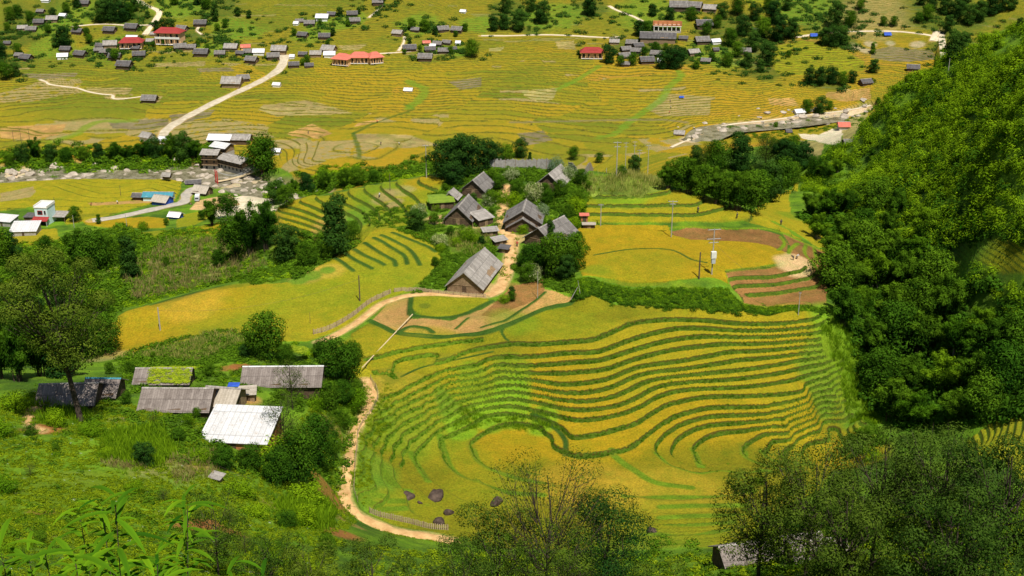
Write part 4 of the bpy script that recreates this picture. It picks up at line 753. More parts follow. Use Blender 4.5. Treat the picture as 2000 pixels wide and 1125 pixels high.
grove('beside the red-roofed schools','trees beside the schools',[(D,307,62,22),(D,322,60,24),(D,336,58,20),(B,225,118,22),(D,215,112,18),(D,421,42,36,.6),(D,465,32,18),(D,486,36,16),(B,405,18,24),(D,385,10,22),(B,340,10,20),(B,440,54,16),(B,425,60,14),(D,288,35,14),(B,405,100,14),(B,386,88,10),(D,400,12,20),(B,300,92,12),(B,320,88,12),(B,170,70,16)])
grove('on the upper centre terraces','trees on the upper centre terraces',[(B,575,70,14),(D,650,70,16),(B,625,50,14),(D,665,32,18),(B,680,52,12),(D,700,28,14),(B,600,125,18),(B,640,90,12),(D,745,8,20),(B,805,58,22),(B,830,62,24),(D,850,68,16),(B,908,62,16),(B,820,100,12),(D,800,88,12),(B,922,112,34),(D,965,60,28),(D,985,58,30),(D,988,26,34,.7),(D,1012,60,40),(D,1057,45,42),(D,1038,22,26),(D,1152,30,40),(B,880,104,14),(B,890,72,12),(B,790,106,10),(B,560,98,10),(B,592,128,14)])
grove('in the wooded village below the building site','trees of the wooded village',[(D,1190,124,34),(B,1212,128,20),(D,1248,70,30),(B,1262,66,24),(B,1235,128,24),(D,1295,134,34),(D,1318,134,44,1.1),(B,1280,100,18),(B,1258,108,16),(B,1300,98,14),(D,1330,118,26),(B,1380,68,26),(B,1350,40,26),(D,1310,40,24),(D,1275,32,24),(B,1420,130,26),(D,1460,132,30),(B,1440,112,30),(D,1470,100,40),(D,1500,128,46),(B,1425,90,34),(D,1450,70,40),(B,1490,75,40),(D,1520,80,50),(D,1410,35,30),(B,1440,30,34),(D,1475,40,34),(D,1510,46,44),(D,1545,75,40),(B,1500,20,26),(B,1390,120,16),(B,1360,135,16),(D,1130,108,10),(B,1540,112,14),(D,1485,140,24),(B,1400,55,24),(D,1535,20,26)])
grove('on the right of the upper valley','trees of the upper right valley',[(D,1632,56,52,.8),(D,1610,88,34),(D,1628,92,40),(D,1645,88,36),(B,1662,52,30),(B,1725,50,18),(B,1745,52,20),(T_,1704,106,24),(D,1860,118,58,.8),(D,1880,100,36),(D,1580,164,32),(D,1602,166,34),(D,1625,164,34),(B,1645,166,26),(D,1665,162,24),(D,1705,142,26,1.2),(B,1575,222,28),(D,1600,222,34),(B,1620,215,18),(D,1820,20,30),(D,1845,28,34),(D,1870,34,36),(D,1890,48,40),(D,1912,42,40),(D,1935,30,40),(D,1955,22,34),(D,1975,20,30),(D,1800,10,26),(B,1680,20,20),(B,1810,40,30),(B,1795,45,20),(D,1880,20,36),(B,1515,250,12),(D,1850,60,30),(B,1715,200,10),(D,1990,55,20)])
grove('around the lower left farm roofs','trees around the lower left farm',[(B,520,700,92,1.),(B,655,742,84,1.),(B,682,748,80,.8),(B,560,712,42),(B,625,700,36),(B,690,710,44),(D,480,700,30),(H_,615,800,26),(B,640,800,60),(B,670,790,50),(P_,556,878,112,.9),(P_,572,800,100,.85),(B,585,950,120,.75),(B,620,915,110,.75),(B,540,945,70),(D,560,935,70),(B,650,890,44),(B,300,700,14),(B,248,790,26),(B,255,730,26),(B,215,730,24),(H_,110,832,32,.9),(H_,370,830,24,.6),(B,440,915,44,1.2),(B,490,915,50,1.1),(B,385,815,20),(B,430,785,24),(W_,440,800,16),(P_,300,830,26),(D,285,910,50,1.1),(B,590,740,20),(B,410,735,26),(B,340,735,20),(B,700,770,30),(H_,600,1030,46,.7),(B,640,1080,40)])
grove('at the gully mouth below the dark grove','bushes at the gully mouth',[(B,1660,880,34),(H_,1700,900,24),(H_,1485,945,14),(B,1690,860,30)])
# hero trees close to the camera
def hero(name,label,px,py_top,t,hs,W,nb,n,leaf,mat,shape='round',asp=.5,r0=.35,r=(.12,.2),base_off=0,z0=.35,lean=0,forks=3,flat=.75,bark=None,maxl=26,py_b=None):
    v=ray(px,py_top); k=t/math.hypot(v[0],v[1]); top=np.array([v[0]*k,v[1]*k,CZ+v[2]*k]); z=gz(top[0],top[1]); H=top[2]-z
    e=empty(name,(top[0],top[1],z),0); tag(e,label,'tree')
    P,N,T,cs=crown_blobs(H,W,nb,n,leaf,z0,r,shape,flat)
    leaves('crown',P,N,rng.uniform(leaf*.6,leaf*1.4,len(P)),T,mat,e,asp); trunk_mesh(H,cs,r0,parent=e,maxl=maxl,forks=forks,lean=lean,bark=bark); return e,H
v=gpt(158,822); H=370/ppm(v)
e=empty('alder_tree',tuple(v),0); tag(e,'huge olive alder with dark leaning trunk in front of the leftmost grey roof','tree')
P,N,T,cs=crown_blobs(H,19,34,30000,.2,.40,(.10,.165),'round',.7); P[:,0]-=P[:,2]*.13
leaves('crown',P,N,rng.uniform(.11,.24,len(P)),T,ML['alder'],e,.5); cs=[((c[0]-c[2]*.13,c[1],c[2]),r) for c,r in cs]; trunk_mesh(H,cs,.55,parent=e,maxl=30,forks=2,lean=-.13*H)
hero('bare_tree','nearly bare tree with dark forked trunk at the bottom centre',1070,868,112,20,15,30,9000,.10,ML['alder'],r0=.22,r=(.10,.16),z0=.4,forks=5,maxl=30)
hero('broadleaf_tree','dense dark bush right of the bare tree at the bottom centre',1185,952,118,14,12,26,24000,.11,ML['dark'],r0=.2,r=(.16,.24),z0=.2)
hero('broadleaf_tree','grey-green thicket tree left of the bare tree at the bottom edge',970,975,114,14,11,24,17000,.11,ML['alder'],r0=.2,r=(.14,.2),z0=.2)
for px,py,t,W,lab in ((1500,905,132,12,'leftmost of the olive trees filling the bottom right corner'),(1600,862,128,15,'second olive tree in the bottom right corner, above the grey shack'),(1735,838,134,16,'third olive tree from the left in the bottom right corner'),(1860,826,130,17,'tallest olive tree in the bottom right corner'),(1985,845,122,14,'olive tree cut by the right edge at the bottom'),(1660,935,112,11,'lower front olive tree below the second bottom right tree'),(1880,960,104,12,'lower front olive tree at the far bottom right')):
    hero('alder_tree',lab,px,py,t,20,W,26,15000,.135,ML['alder'],r0=.3,r=(.11,.18),z0=.3,forks=3)
for px,py,t,W,lab in ((410,955,118,7,'small twiggy tree over the bare red patch at the bottom left'),(720,1045,112,8,'low grey-green tree in front of the dirt path bend'),(600,1060,108,7,'low olive tree at the bottom edge left of the path bend'),(820,1080,106,8,'lowest bushy tree at the bottom edge right of the path bend'),(1110,1010,104,8,'thin olive tree right behind the trunk of the bare tree'),(1290,1085,108,7,'low bushy tree at the bottom edge left of the mottled roof'),(520,1050,110,8,'low twiggy tree at the bottom edge right of the bare red patch'),(900,1040,108,8,'thin tree at the right end of the lower dirt path')):
    hero('thin_tree',lab,px,py,t,20,W,18,7000,.09,ML['alder'],r0=.12,r=(.12,.2),z0=.25,forks=3)
# big-leaved plants right under the camera
M_BIG=leaf_mat('long_leaves',(.025,.10,.006),(.17,.34,.010),trans=.25)
def ginger(px,py,t,n,size,label):
    v=ray(px,py); k=t/math.hypot(v[0],v[1]); top=np.array([v[0]*k,v[1]*k,CZ+v[2]*k]); z=gz(top[0],top[1]); Hh=max(top[2]-z,.6)
    e=empty('long_leaved_plant',(top[0],top[1],z),rng.uniform(0,6)); tag(e,label,'plant','long leaved plants at the bottom left'); V=[];Q=[];T=[];SV=[];SQ=[]
    for s_ in range(n):
        a=rng.uniform(0,6.28); o=rng.uniform(.1,1.1); tp=np.array([math.cos(a)*o,math.sin(a)*o,Hh*rng.uniform(.8,1.0)]); path=[np.array([0,0,-.1])+tp*np.array([u*u,u*u,u]) for u in np.linspace(0,1,6)]
        tube(SV,SQ,path,.007,.004,5)
        for j in range(32):
            u=1-.05*j/Hh; 
            if u<.3: break
            p=tp*np.array([u*u,u*u,u]); b=j*2.4+rng.uniform(-.3,.3); d=np.array([math.cos(b),math.sin(b),rng.uniform(.1,.9)]); d/=np.linalg.norm(d); L=size*rng.uniform(.7,1.2); sd_=np.cross(d,(0,0,1)); sd_/=np.linalg.norm(sd_)+1e-6; tt=np.clip(rng.normal(.5,.2),0,1)
            k0=len(V)
            for q in range(5):
                f=q/4; c=p+d*L*f+np.array([0,0,-.45*L*f*f]); wdt=L*.065*math.sin(math.pi*min(max(f*.86+.1,.02),1))
                V+= [c-sd_*wdt+np.array([0,0,wdt*.35]),c,c+sd_*wdt+np.array([0,0,wdt*.35])]; T+=[tt,tt*.7,tt]
            for q in range(4): a0=k0+q*3; Q+=[(a0,a0+1,a0+4,a0+3),(a0+1,a0+2,a0+5,a0+4)]
    o=mesh_np('foliage',np.array(V),Q,M_BIG,e,smooth=True); set_attr(o.data,'tint','FLOAT',np.array(T)); mesh_np('stems',np.array(SV),SQ,M_BARK,e)
for px,py,t,n,lab in ((20,1010,8.5,2,'long-leaved plant at the left edge above the corner'),(110,1000,9.5,2,'long-leaved plant behind the left corner one'),(210,1030,8.,2,'front long-leaved plant under the tallest one'),(345,1060,9.,2,'rightmost low long-leaved plant'),(275,990,12.,2,'long-leaved plant just right of the tallest one'),(100,1085,7.5,2,'lowest long-leaved plant at the bottom left'),(190,1090,7.2,2,'long-leaved plant cut by the bottom edge'),(310,1100,7.6,2,'right long-leaved plant cut by the bottom edge'),(190,975,10.5,3,'tallest long-leaved plant at the bottom left'),(60,1045,9.5,3,'long-leaved plant in the bottom left corner'),(300,1030,11,3,'right long-leaved plant of the bottom left group'),(150,1040,9,3,'middle long-leaved plant of the bottom left group'),(240,1075,8.6,3,'lowest long-leaved plant, right of the middle one'),(20,1090,9,2,'long-leaved plant cut by the bottom left corner')):
    ginger(px,py,t,n*4,.36,lab)
lst=[]
for x,y,h in ((60,850,26),(30,800,40),(0,850,44),(10,960,34),(60,930,24),(110,880,22),(180,850,28),(210,890,22),(260,960,26),(320,980,24),(350,860,26),(390,900,24),(470,970,36),(500,1010,34),(450,1020,30),(560,1030,44),(600,985,50),(560,900,50),(520,900,44),(640,860,50),(665,830,44),(690,790,34),(620,780,40),(350,1060,30),(480,1080,40),(80,1060,28),(20,1080,30),(160,1000,20),(250,1050,24)):
    lst.append(((B,H_,H_,H_,P_)[len(lst)%5],x,y,h*rng.uniform(.8,1.2)*(1.2 if len(lst)%5==4 else .8),1.35))
grove('on the near slope below the farm','shrubs on the near slope',lst)
lst=[]
for x,y,h in ((870,395,18),(850,410,16),(925,395,16),(955,400,20),(960,420,16),(880,460,18),(910,470,20),(940,480,18),(860,480,20),(850,520,18),(870,545,16),(1000,400,24),(1010,420,20),(1060,420,22),(1065,385,26),(1130,395,24),(1125,415,26),(1100,440,24),(1000,350,18),(960,350,20),(1150,370,18),(975,395,20),(1000,575,16),(1040,545,26),(1020,520,30),(1130,470,20),(1125,500,24)):
    lst.append(((B,H_,D,W_,B)[len(lst)%5],x,y,h*rng.uniform(.85,1.15)))
grove('in the village gardens','garden shrubs of the village',lst)

# ---------------------------------------------------------------- buildings
class MB:
    def __init__(s): s.v=[];s.f=[]
    def quadbox(s,P):
        """P: 8 corners, bottom 4 ccw then top 4"""
        b=len(s.v); s.v+= [tuple(p) for p in P]
        for f in ((3,2,1,0),(4,5,6,7),(0,1,5,4),(1,2,6,5),(2,3,7,6),(3,0,4,7)): s.f.append(tuple(b+i for i in f))
        return s
    def box(s,x0,x1,y0,y1,z0,z1): return s.quadbox([(x0,y0,z0),(x1,y0,z0),(x1,y1,z0),(x0,y1,z0),(x0,y0,z1),(x1,y0,z1),(x1,y1,z1),(x0,y1,z1)])
    def poly(s,P,F): b=len(s.v); s.v+=[tuple(p) for p in P]; s.f+=[tuple(b+i for i in f) for f in F]; return s
    def slab(s,a,b,c,d,t):
        """sheet a,b,c,d (ccw seen from above) thickened downward by t"""
        a,b,c,d=map(np.array,(a,b,c,d)); n=np.cross(b-a,d-a).astype(float); n/=np.linalg.norm(n)
        return s.quadbox([p-n*t for p in (a,b,c,d)]+[a,b,c,d])
    def tube(s,p,r0,r1=None,k=8):
        V=[];Q=[]; tube(V,Q,p,r0,r1 if r1 is not None else r0,k); m=len(V); F=list(Q)+[tuple(range(k-1,-1,-1)),tuple(range(m-k,m))]
        return s.poly(V,F)
    def build(s,name,mat,parent=None,smooth=False):
        me=bpy.data.meshes.new(name); me.from_pydata([tuple(map(float,v)) for v in s.v],[],s.f); me.materials.append(mat)
        if smooth: me.polygons.foreach_set('use_smooth',[True]*len(me.polygons))
        o=bpy.data.objects.new(name,me); COL.objects.link(o)
        if parent: o.parent=parent
        return o
def roof_mat(name,c1,c2,freq=2.2,axis=1,bs=.6,rust=None,courses=0,sc_=1.,moss=None):
    """boards or corrugations running down the slope; axis = ridge axis in object space"""
    m,nt,b,o=nm(name); tc=nt.nodes.new('ShaderNodeTexCoord').outputs['Object']; sp=nt.nodes.new('ShaderNodeSeparateXYZ'); nt.links.new(tc,sp.inputs[0])
    y=mth(nt,'MULTIPLY',sp.outputs[axis],freq*sc_); fl=mth(nt,'FLOOR',y); fr=mth(nt,'FRACT',y)
    x=mth(nt,'MULTIPLY',mth(nt,'ABSOLUTE',sp.outputs[1-axis]),courses or .3); fx=mth(nt,'FLOOR',x)
    cb=nt.nodes.new('ShaderNodeCombineXYZ'); nt.links.new(fl,cb.inputs[0]); nt.links.new(fx,cb.inputs[1]); wn=nt.nodes.new('ShaderNodeTexWhiteNoise'); nt.links.new(cb.outputs[0],wn.inputs[0])
    n1=noise(nt,tc,.8,5,.7); n2=noise(nt,tc,5,3,.6)
    f=mth(nt,'ADD',mth(nt,'MULTIPLY',wn.outputs[0],.5),mth(nt,'MULTIPLY',rng01(nt,n1,.3,.7),.5))
    c=mixn(nt,f,c1,c2); c=mixn(nt,1.0,c,mixn(nt,rng01(nt,n2,.3,.7),(.8,.8,.8),(1.15,1.15,1.15)),'MULTIPLY')
    gap=rng01(nt,mth(nt,'ABSOLUTE',mth(nt,'SUBTRACT',fr,.5)),.42,.5); c=mixn(nt,mth(nt,'MULTIPLY',gap,.55),c,tuple(q*.3 for q in c1))
    if courses:
        g2=rng01(nt,mth(nt,'FRACT',x),.9,1.); c=mixn(nt,mth(nt,'MULTIPLY',g2,.6),c,tuple(q*.35 for q in c1))
    if rust: c=mixn(nt,rng01(nt,noise(nt,tc,1.1,5,.75),.56,.72),c,rust)
    nt.links.new(c,b.inputs['Base Color']); bump(nt,b,mth(nt,'ADD',mth(nt,'MULTIPLY',mth(nt,'ABSOLUTE',mth(nt,'SUBTRACT',fr,.5)),-2),mth(nt,'MULTIPLY',wn.outputs[0],.6)),bs,.06)
    return m
RM=dict(grey=roof_mat('weathered_board_roof',(.10,.092,.085),(.27,.25,.23),1.6,1,courses=.55,rust=(.13,.10,.075)),
 light=roof_mat('pale_board_roof',(.19,.17,.15),(.45,.415,.37),1.4,1,courses=.6,rust=(.24,.20,.16)),
 dark=roof_mat('dark_board_roof',(.06,.056,.056),(.16,.15,.148),1.8,1,courses=.6),
 corr=roof_mat('corrugated_roof',(.22,.18,.16),(.36,.31,.28),3.2,0,courses=.5,rust=(.14,.11,.10)),
 white=roof_mat('white_sheet_roof',(.50,.49,.475),(.70,.70,.70),1.1,0,bs=.3,courses=.3,rust=(.42,.36,.30)),
 red=roof_mat('red_sheet_roof',(.24,.03,.028),(.38,.055,.05),2,1,bs=.3),
 orange=roof_mat('faded_red_roof',(.50,.13,.09),(.66,.20,.14),2,1,bs=.3), teal=roof_mat('blue_sheet_roof',(.05,.20,.26),(.08,.30,.36),2,1,bs=.3),
 thatch=roof_mat('bleached_thatch',(.34,.29,.22),(.62,.55,.45),6,1,bs=.9), moss=roof_mat('moss_roof',(.10,.17,.02),(.26,.36,.03),2,1,bs=.8))
WM=dict(wood=plain('dark_plank_wall',(.05,.032,.02),(.15,.10,.06),2.2,bs=.5,objc=True),brown=plain('wood_wall',(.16,.10,.055),(.34,.24,.14),2,bs=.5,objc=True),brick=plain('orange_brick_wall',(.36,.13,.05),(.52,.22,.09),2,bs=.3,objc=True),
 white=plain('whitewashed_wall',(.62,.60,.54),(.78,.77,.72),1,bs=.1,objc=True),peach=plain('peach_wall',(.68,.40,.20),(.80,.52,.28),1,bs=.1,objc=True),aqua=plain('pale_aqua_wall',(.50,.68,.68),(.66,.80,.78),1,bs=.1,objc=True),blue=plain('blue_tarp',(.02,.05,.32),(.04,.12,.50),1,bs=.4,objc=True,rough=.6),
 stone=plain('grey_stone_wall',(.26,.24,.21),(.46,.43,.38),2,bs=.5,objc=True),glass=plain('dark_window',(.015,.018,.02),(.03,.035,.04),1,bs=0,objc=True,rough=.3),redp=plain('red_paint',(.40,.03,.025),(.50,.05,.04),1,bs=.1,objc=True),pole=plain('grey_pole',(.30,.28,.24),(.46,.43,.38),3,bs=.2,objc=True),dpole=plain('dark_wood_pole',(.07,.05,.035),(.16,.12,.09),3,bs=.3,objc=True),
 metal=plain('grey_metal',(.35,.37,.39),(.5,.52,.54),2,bs=0,objc=True,rough=.5),bamboo=plain('dry_bamboo',(.45,.34,.18),(.70,.56,.34),3,bs=.2,objc=True),tarp=plain('pale_tarp',(.66,.64,.60),(.82,.80,.76),1,bs=.3,objc=True),teal=plain('teal_frame',(.03,.22,.24),(.05,.32,.32),2,bs=0,objc=True))
def gable(name,label,cat,loc,rz,L,W,wh,rise,roof='grey',wall='wood',ov=.55,ridge=True,door='front',vent=True,windows=0,group=None,sag=.0,posts=False,legs=0,ridgemat=None,hip=0):
    """ridge along local Y, front gable at -Y"""
    e=empty(name,loc,rz); tag(e,label,cat,group); h=L/2;w=W/2; z0=-1.0 if not legs else legs; z1=wh+(legs or 0)
    m=MB(); m.poly([(-w,-h,z0),(w,-h,z0),(w,h,z0),(-w,h,z0),(-w,-h,z1),(w,-h,z1),(w,h,z1),(-w,h,z1),(0,-h,z1+rise-.1),(0,h,z1+rise-.1)],[(3,2,1,0),(0,1,5,8,4),(1,2,6,5),(2,3,7,9,6),(3,0,4,7),(4,8,9,7),(5,6,9,8)]); m.build('wall',WM[wall],e)
    s=rise/w; zo=z1-ov*s; r=MB(); n=max(int(L/2.2),2); ys=np.linspace(-h-ov,h+ov,n+1)
    for k in range(n):
        j=rng.uniform(-.05,.05); 
        r.slab((-w-ov+j,ys[k],zo),(0,ys[k],z1+rise+.02),(0,ys[k+1]+.03,z1+rise+.02),(-w-ov+j,ys[k+1]+.03,zo+j*.4),.12); j=rng.uniform(-.05,.05)
        r.slab((0,ys[k],z1+rise+.02),(w+ov+j,ys[k],zo),(w+ov+j,ys[k+1]+.03,zo+j*.4),(0,ys[k+1]+.03,z1+rise+.02),.12)
    ro=r.build('roof',RM[roof],e)
    if ridge: MB().poly([(-.28,-h-ov-.05,z1+rise-.28*s+.1),(0,-h-ov-.05,z1+rise+.12),(.28,-h-ov-.05,z1+rise-.28*s+.1),(-.28,h+ov+.05,z1+rise-.28*s+.1),(0,h+ov+.05,z1+rise+.12),(.28,h+ov+.05,z1+rise-.28*s+.1)],[(0,1,4,3),(1,2,5,4),(0,2,1),(3,4,5),(0,3,5,2)]).build('ridge_cap',RM[ridgemat or 'light'],ro)
    if door: 
        if door=='front': MB().box(-.55,.45,-h-.06,-h+.02,(legs or 0)-.1,(legs or 0)+min(wh-.1,1.9)).build('door',WM['brown' if wall!='brown' else 'wood'],e)
        else: MB().box(w-.02,w+.06,-.5,.5,(legs or 0)-.1,(legs or 0)+min(wh-.1,1.9)).build('door',WM['brown' if wall!='brown' else 'wood'],e)
    if vent:
        v=MB(); zz=z1+.05; 
        for k in range(int(W/.35)-2):
            x=-w+.35*(k+1.3); v.box(x,x+.05,-h-.05,-h+.01,z1-.6,z1-.05)
        v.box(-w+.2,w-.2,-h-.09,-h-.01,z1-.02,z1+.1).build('gable_beam',WM['brown'],e)
    for k in range(windows):
        y=-h+L*(k+1)/(windows+1); fr=MB().box(w-.01,w+.07,y-.5,y+.5,z1-1.5,z1-.4).build('window',WM['white' if wall!='white' else 'brown'],e); MB().box(w+.04,w+.09,y-.4,y+.4,z1-1.4,z1-.5).build('pane',WM['glass'],fr)
    if posts:
        for x in (-w-ov+.15,w+ov-.15): MB().tube([(x,-h-ov+.2,-1),(x,-h-ov+.2,zo-.05)],.09).build('post',WM['brown'],e)
    return e
def shed(name,label,loc,rz,L,W,zf,zb,roof='light',wall='wood',group=None,cat='shed',sides=True,t=.08,nop=4):
    """single slope roof: low edge (front) at -Y"""
    e=empty(name,loc,rz); tag(e,label,cat,group); l=L/2;w=W/2
    MB().slab((-l,-w,zf),(l,-w,zf),(l,w,zb),(-l,w,zb),t).build('roof',RM[roof],e)
    k=.4
    if sides:
        zfi=zf+(zb-zf)*k/W-t-.03; zbi=zb-(zb-zf)*k/W-t-.03
        MB().quadbox([(-l+k,-w+k,-1),(l-k,-w+k,-1),(l-k,w-k,-1),(-l+k,w-k,-1),(-l+k,-w+k,zfi),(l-k,-w+k,zfi),(l-k,w-k,zbi),(-l+k,w-k,zbi)]).build('wall',WM[wall],e); MB().box(-.4,.5,-w+k-.06,-w+k+.01,-.2,min(1.8,zfi-.1)).build('door',WM['brown' if wall=='wood' else 'wood'],e)
    else:
        for x in (-l+.3,l-.3):
            for y,z in ((-w+.3,zf),(w-.3,zb)): MB().tube([(x,y,-1),(x,y,z+(zb-zf)*(.3/W)*(1 if y<0 else -1)-t)],.08).build('post',WM['brown'],e)
    return e
D2=R
G=lambda px,py,t=None: tuple(gpt(px,py,t))
# village on the knoll
gable('wooden_house','long weathered grey gabled house at the fence corner, nearest of the village','house',G(927,545),D2(-15),16.5,8.3,1.5,3.4,'light','brown',windows=0)
gable('wooden_house','steep grey gabled house beside the orange yard with a man, left of the path','house',G(905,428),D2(-13),10.5,7.2,1.9,3.3,'grey','wood',posts=True)
shed('lean_to','small lean-to with pale patched roof against the right side of the steep gabled house',G(941,436),D2(35),5.2,5,1.9,2.9,'light','wood')
shed('low_shed','moss-covered low shed at the back of the orange yard',G(862,404),D2(12),7,5,2.0,2.9,'moss','wood')
gable('small_barn','small grey barn roof just behind the moss-covered shed','shed',G(882,393),D2(-12),4,4,1.6,1.5,'light','wood',vent=False)
gable('wooden_house','dark gabled house furthest back on the left of the village path','house',G(934,375),D2(-20),7.5,6.6,1.9,2.8,'grey','wood')
gable('wooden_house','wide grey house with double nested gable right of the path','house',G(1024,436),D2(-6),9,9.2,2.0,3.0,'grey','wood')
gable('porch','lower front gable porch of the wide double-gabled house','porch',G(1022,449),D2(-8),2.4,7.6,1.3,2.3,'grey','wood',vent=False,door=None)
gable('wooden_house','grey gabled house with a white sheet on its left slope behind the village trees','house',G(1076,468),D2(-35),11,8.6,1.6,3.2,'grey','wood')
o=MB(); q_=lambda x,y:(x,y,1.6+3.2*(1-abs(x)/4.3)+.16)
for k in range(6): o.slab(q_(-4.9-.1*(k%2),-5.5+k*1.4),q_(-2.9+.15*(k%3),-5.5+k*1.4),q_(-2.9+.15*((k+1)%3),-4.1+k*1.4),q_(-4.9-.1*((k+1)%2),-4.1+k*1.4),.05)
o=o.build('tarpaulin',WM['tarp']); o.location=G(1076,468); o.rotation_euler=(0,0,D2(-35)); tag(o,'long white sheet spread over the left eave of the house behind the trees','tarpaulin')
gable('wooden_house','grey gabled house among white-blossom shrubs at the back right of the village','house',G(1083,362),D2(-22),9,6.8,1.8,2.9,'light','wood')
shed('woodshed','small grey plank shed below the lean-to beside the path',G(957,458),D2(15),4.4,3,1.3,1.7,'light','wood')
shed('woodshed','tiny pale-roofed shed above the nearest village house',G(975,476),D2(30),4,2.8,1.2,1.7,'light','wood')
shed('woodshed','tiny dark shed at the right corner of the nearest village house roof',G(985,492),D2(-20),3,2.4,1.2,1.6,'dark','wood')
shed('feeding_hut','small pale-topped box hut at the left edge of the big yellow field',G(1150,444),D2(0),3.6,2,1.0,1.1,'thatch','wood')
shed('red_hut','tiny red hut where the paddies meet the village trees',G(1141,430),D2(0),2.6,2,1.5,1.7,'orange','brick')
gable('field_hut','little grey hut under the power poles on the knoll','hut',G(1221,342),D2(10),3.4,3.6,1.6,1.4,'light','stone',vent=False)
# plank wall behind the village
def plank_wall(name,label,l,h,mat,cat='fence',step=.5,thick=.06,zf=None,gap=.02,lean=0):
    ln=smooth_line(wp(l) if zf is None else np.array([gpt(*q)[:2] for q in l]),6); d=np.hypot(*np.diff(ln,axis=0).T); s=np.concatenate([[0],np.cumsum(d)]); n=int(s[-1]/step); o=ln[0]; e=empty(name,(o[0],o[1],gz(*o))); tag(e,label,cat); m=MB(); P=MB()
    for k in range(n):
        p=np.array([np.interp(k*step,s,ln[:,0]),np.interp(k*step,s,ln[:,1])]);q=np.array([np.interp((k+1)*step-gap,s,ln[:,0]),np.interp((k+1)*step-gap,s,ln[:,1])]); z=gz(*p)
        dd=(q-p)/np.linalg.norm(q-p); nn=np.array([dd[1],-dd[0]])*thick; hh=h*rng.uniform(.9,1.08); off=np.array([e.location[0],e.location[1]])
        p=p-off;q=q-off;z-=e.location[2]; j=rng.uniform(-.03,.03)
        m.quadbox([(*(p),z-.6),(*(q),z-.6),(*(q-nn),z-.6),(*(p-nn),z-.6),(*(p+nn*j),z+hh),(*(q+nn*j),z+hh),(*(q-nn),z+hh),(*(p-nn),z+hh)])
    m.build('planks',mat,e)
    for k in range(0,n,6):
        p=np.array([np.interp(k*step,s,ln[:,0]),np.interp(k*step,s,ln[:,1])])-off; z=gz(*(p+off))-e.location[2]; MB().tube([(p[0],p[1],z-.5),(p[0]+.02,p[1],z+h*1.15)],.07,.06,6).build('post',WM['brown'],e) if k//6<40 else None
    return e
WM['gplank']=plain('silvered_planks',(.24,.22,.20),(.46,.43,.39),1.6,bs=.5,objc=True)
plank_wall('plank_wall','long silver-grey plank wall closing the back of the village',[(946,331),(1000,330),(1060,330),(1080,331)],2.9,WM['gplank'],'wall')
plank_wall('plank_wall','weathered plank wall stretch behind the flowering shrubs, right of the long one',[(1110,330),(1150,334),(1185,337)],2.2,WM['gplank'],'wall')
WM['fence']=plain('old_bamboo_fence',(.30,.22,.14),(.58,.46,.30),3,bs=.4,objc=True)
plank_wall('bamboo_fence','low brown bamboo fence along the spur path below the pole',[(612,655),(650,644),(690,620),(715,600),(740,585),(765,575)],1.15,WM['fence'],step=.32,gap=.12)
plank_wall('bamboo_fence','grey twig fence in front of the nearest village house',[(770,573),(810,568),(860,574),(910,579),(950,582)],.9,WM['fence'],step=.3,gap=.1)
plank_wall('bamboo_fence','thin pale fence following the right edge of the dirt path by the terraces',[(724,742),(738,772),(732,798),(713,826),(700,850),(697,890),(693,940),(692,970),(702,992)],1.0,WM['fence'],step=.7,gap=.5,thick=.04)
plank_wall('bamboo_fence','short bamboo fence beside the boulders above the lower path',[(722,1002),(760,1016),(800,1026),(840,1036),(880,1042)],1.1,WM['fence'],step=.35,gap=.14)
# bamboo water pipe on props
a=gpt(806,622);b=gpt(708,731); e=empty('bamboo_pipe',tuple(a)); tag(e,'straight bamboo water pipe on props crossing the yellow field','pipe'); bb=b-a
MB().tube([(0,0,1.0),tuple(bb*.5+np.array([0,0,1.25])),tuple(bb+np.array([0,0,1.5]))],.12,.12,7).build('pipe',WM['bamboo'],e)
for k in range(1,8):
    q=bb*k/7.5; z=gz(a[0]+q[0],a[1]+q[1])-a[2]; MB().tube([(q[0],q[1],z-.4),(q[0],q[1],bb[2]*k/7.5+1.0+.5*k/7.5)],.06).build('prop',WM['dpole'],e)
# lower left farm
def ew(name,label,px,py,L,W,wh,rise,roof,wall,rz=0,t=None,**k): return gable(name,label,'house',G(px,py,t),D2(90+rz),L,W,wh,rise,roof,wall,door=k.pop('door','side'),vent=False,**k)
RM['corrY']=roof_mat('corrugated_roof_long',(.13,.105,.09),(.31,.265,.235),2.4,1,courses=.45,rust=(.12,.10,.09))
RM['corrW']=roof_mat('white_corrugated_roof',(.64,.63,.62),(.84,.84,.86),1.0,1,bs=.25,courses=.9,rust=(.60,.55,.50))
ew('farmhouse','long grey corrugated farmhouse roof nearest the dirt path',556,752,14.2,8.2,2.0,2.0,'corrY','wood',rz=1,ridgemat='white')
ew('farmhouse','grey-brown corrugated roof left of the big white roof',352,795,11.3,8.2,1.6,2.1,'corrY','wood',rz=-1)
shed('white_roof_house','house with large flat white metal roof and orange brick walls',G(473,858),D2(-5),11.6,10.6,2.2,3.6,'white','brick',cat='house')
ew('vine_house','low roof almost hidden under yellow-green vines above the grey-brown roof',324,748,9.5,6.,1.6,1.5,'corrY','wood')
s=Scat(); V_=[]; pv=gpt(324,748)
P=np.array([(pv[0]+rng.uniform(-2.4,5.2),pv[1]+rng.uniform(-3.2,2.6)) for _ in range(420)]); s.add(P,'herb',(.3,.65),.45)
for v_ in s.V: v_[:,2]+=gz(pv[0],pv[1])+3.15-.45*abs(v_[:,1].mean()-pv[1])-gzv(v_[:1,:2])[0]
s.done('roof_vines',ML['lime'],'yellow-green vines spilling over the low farm roof','vines')
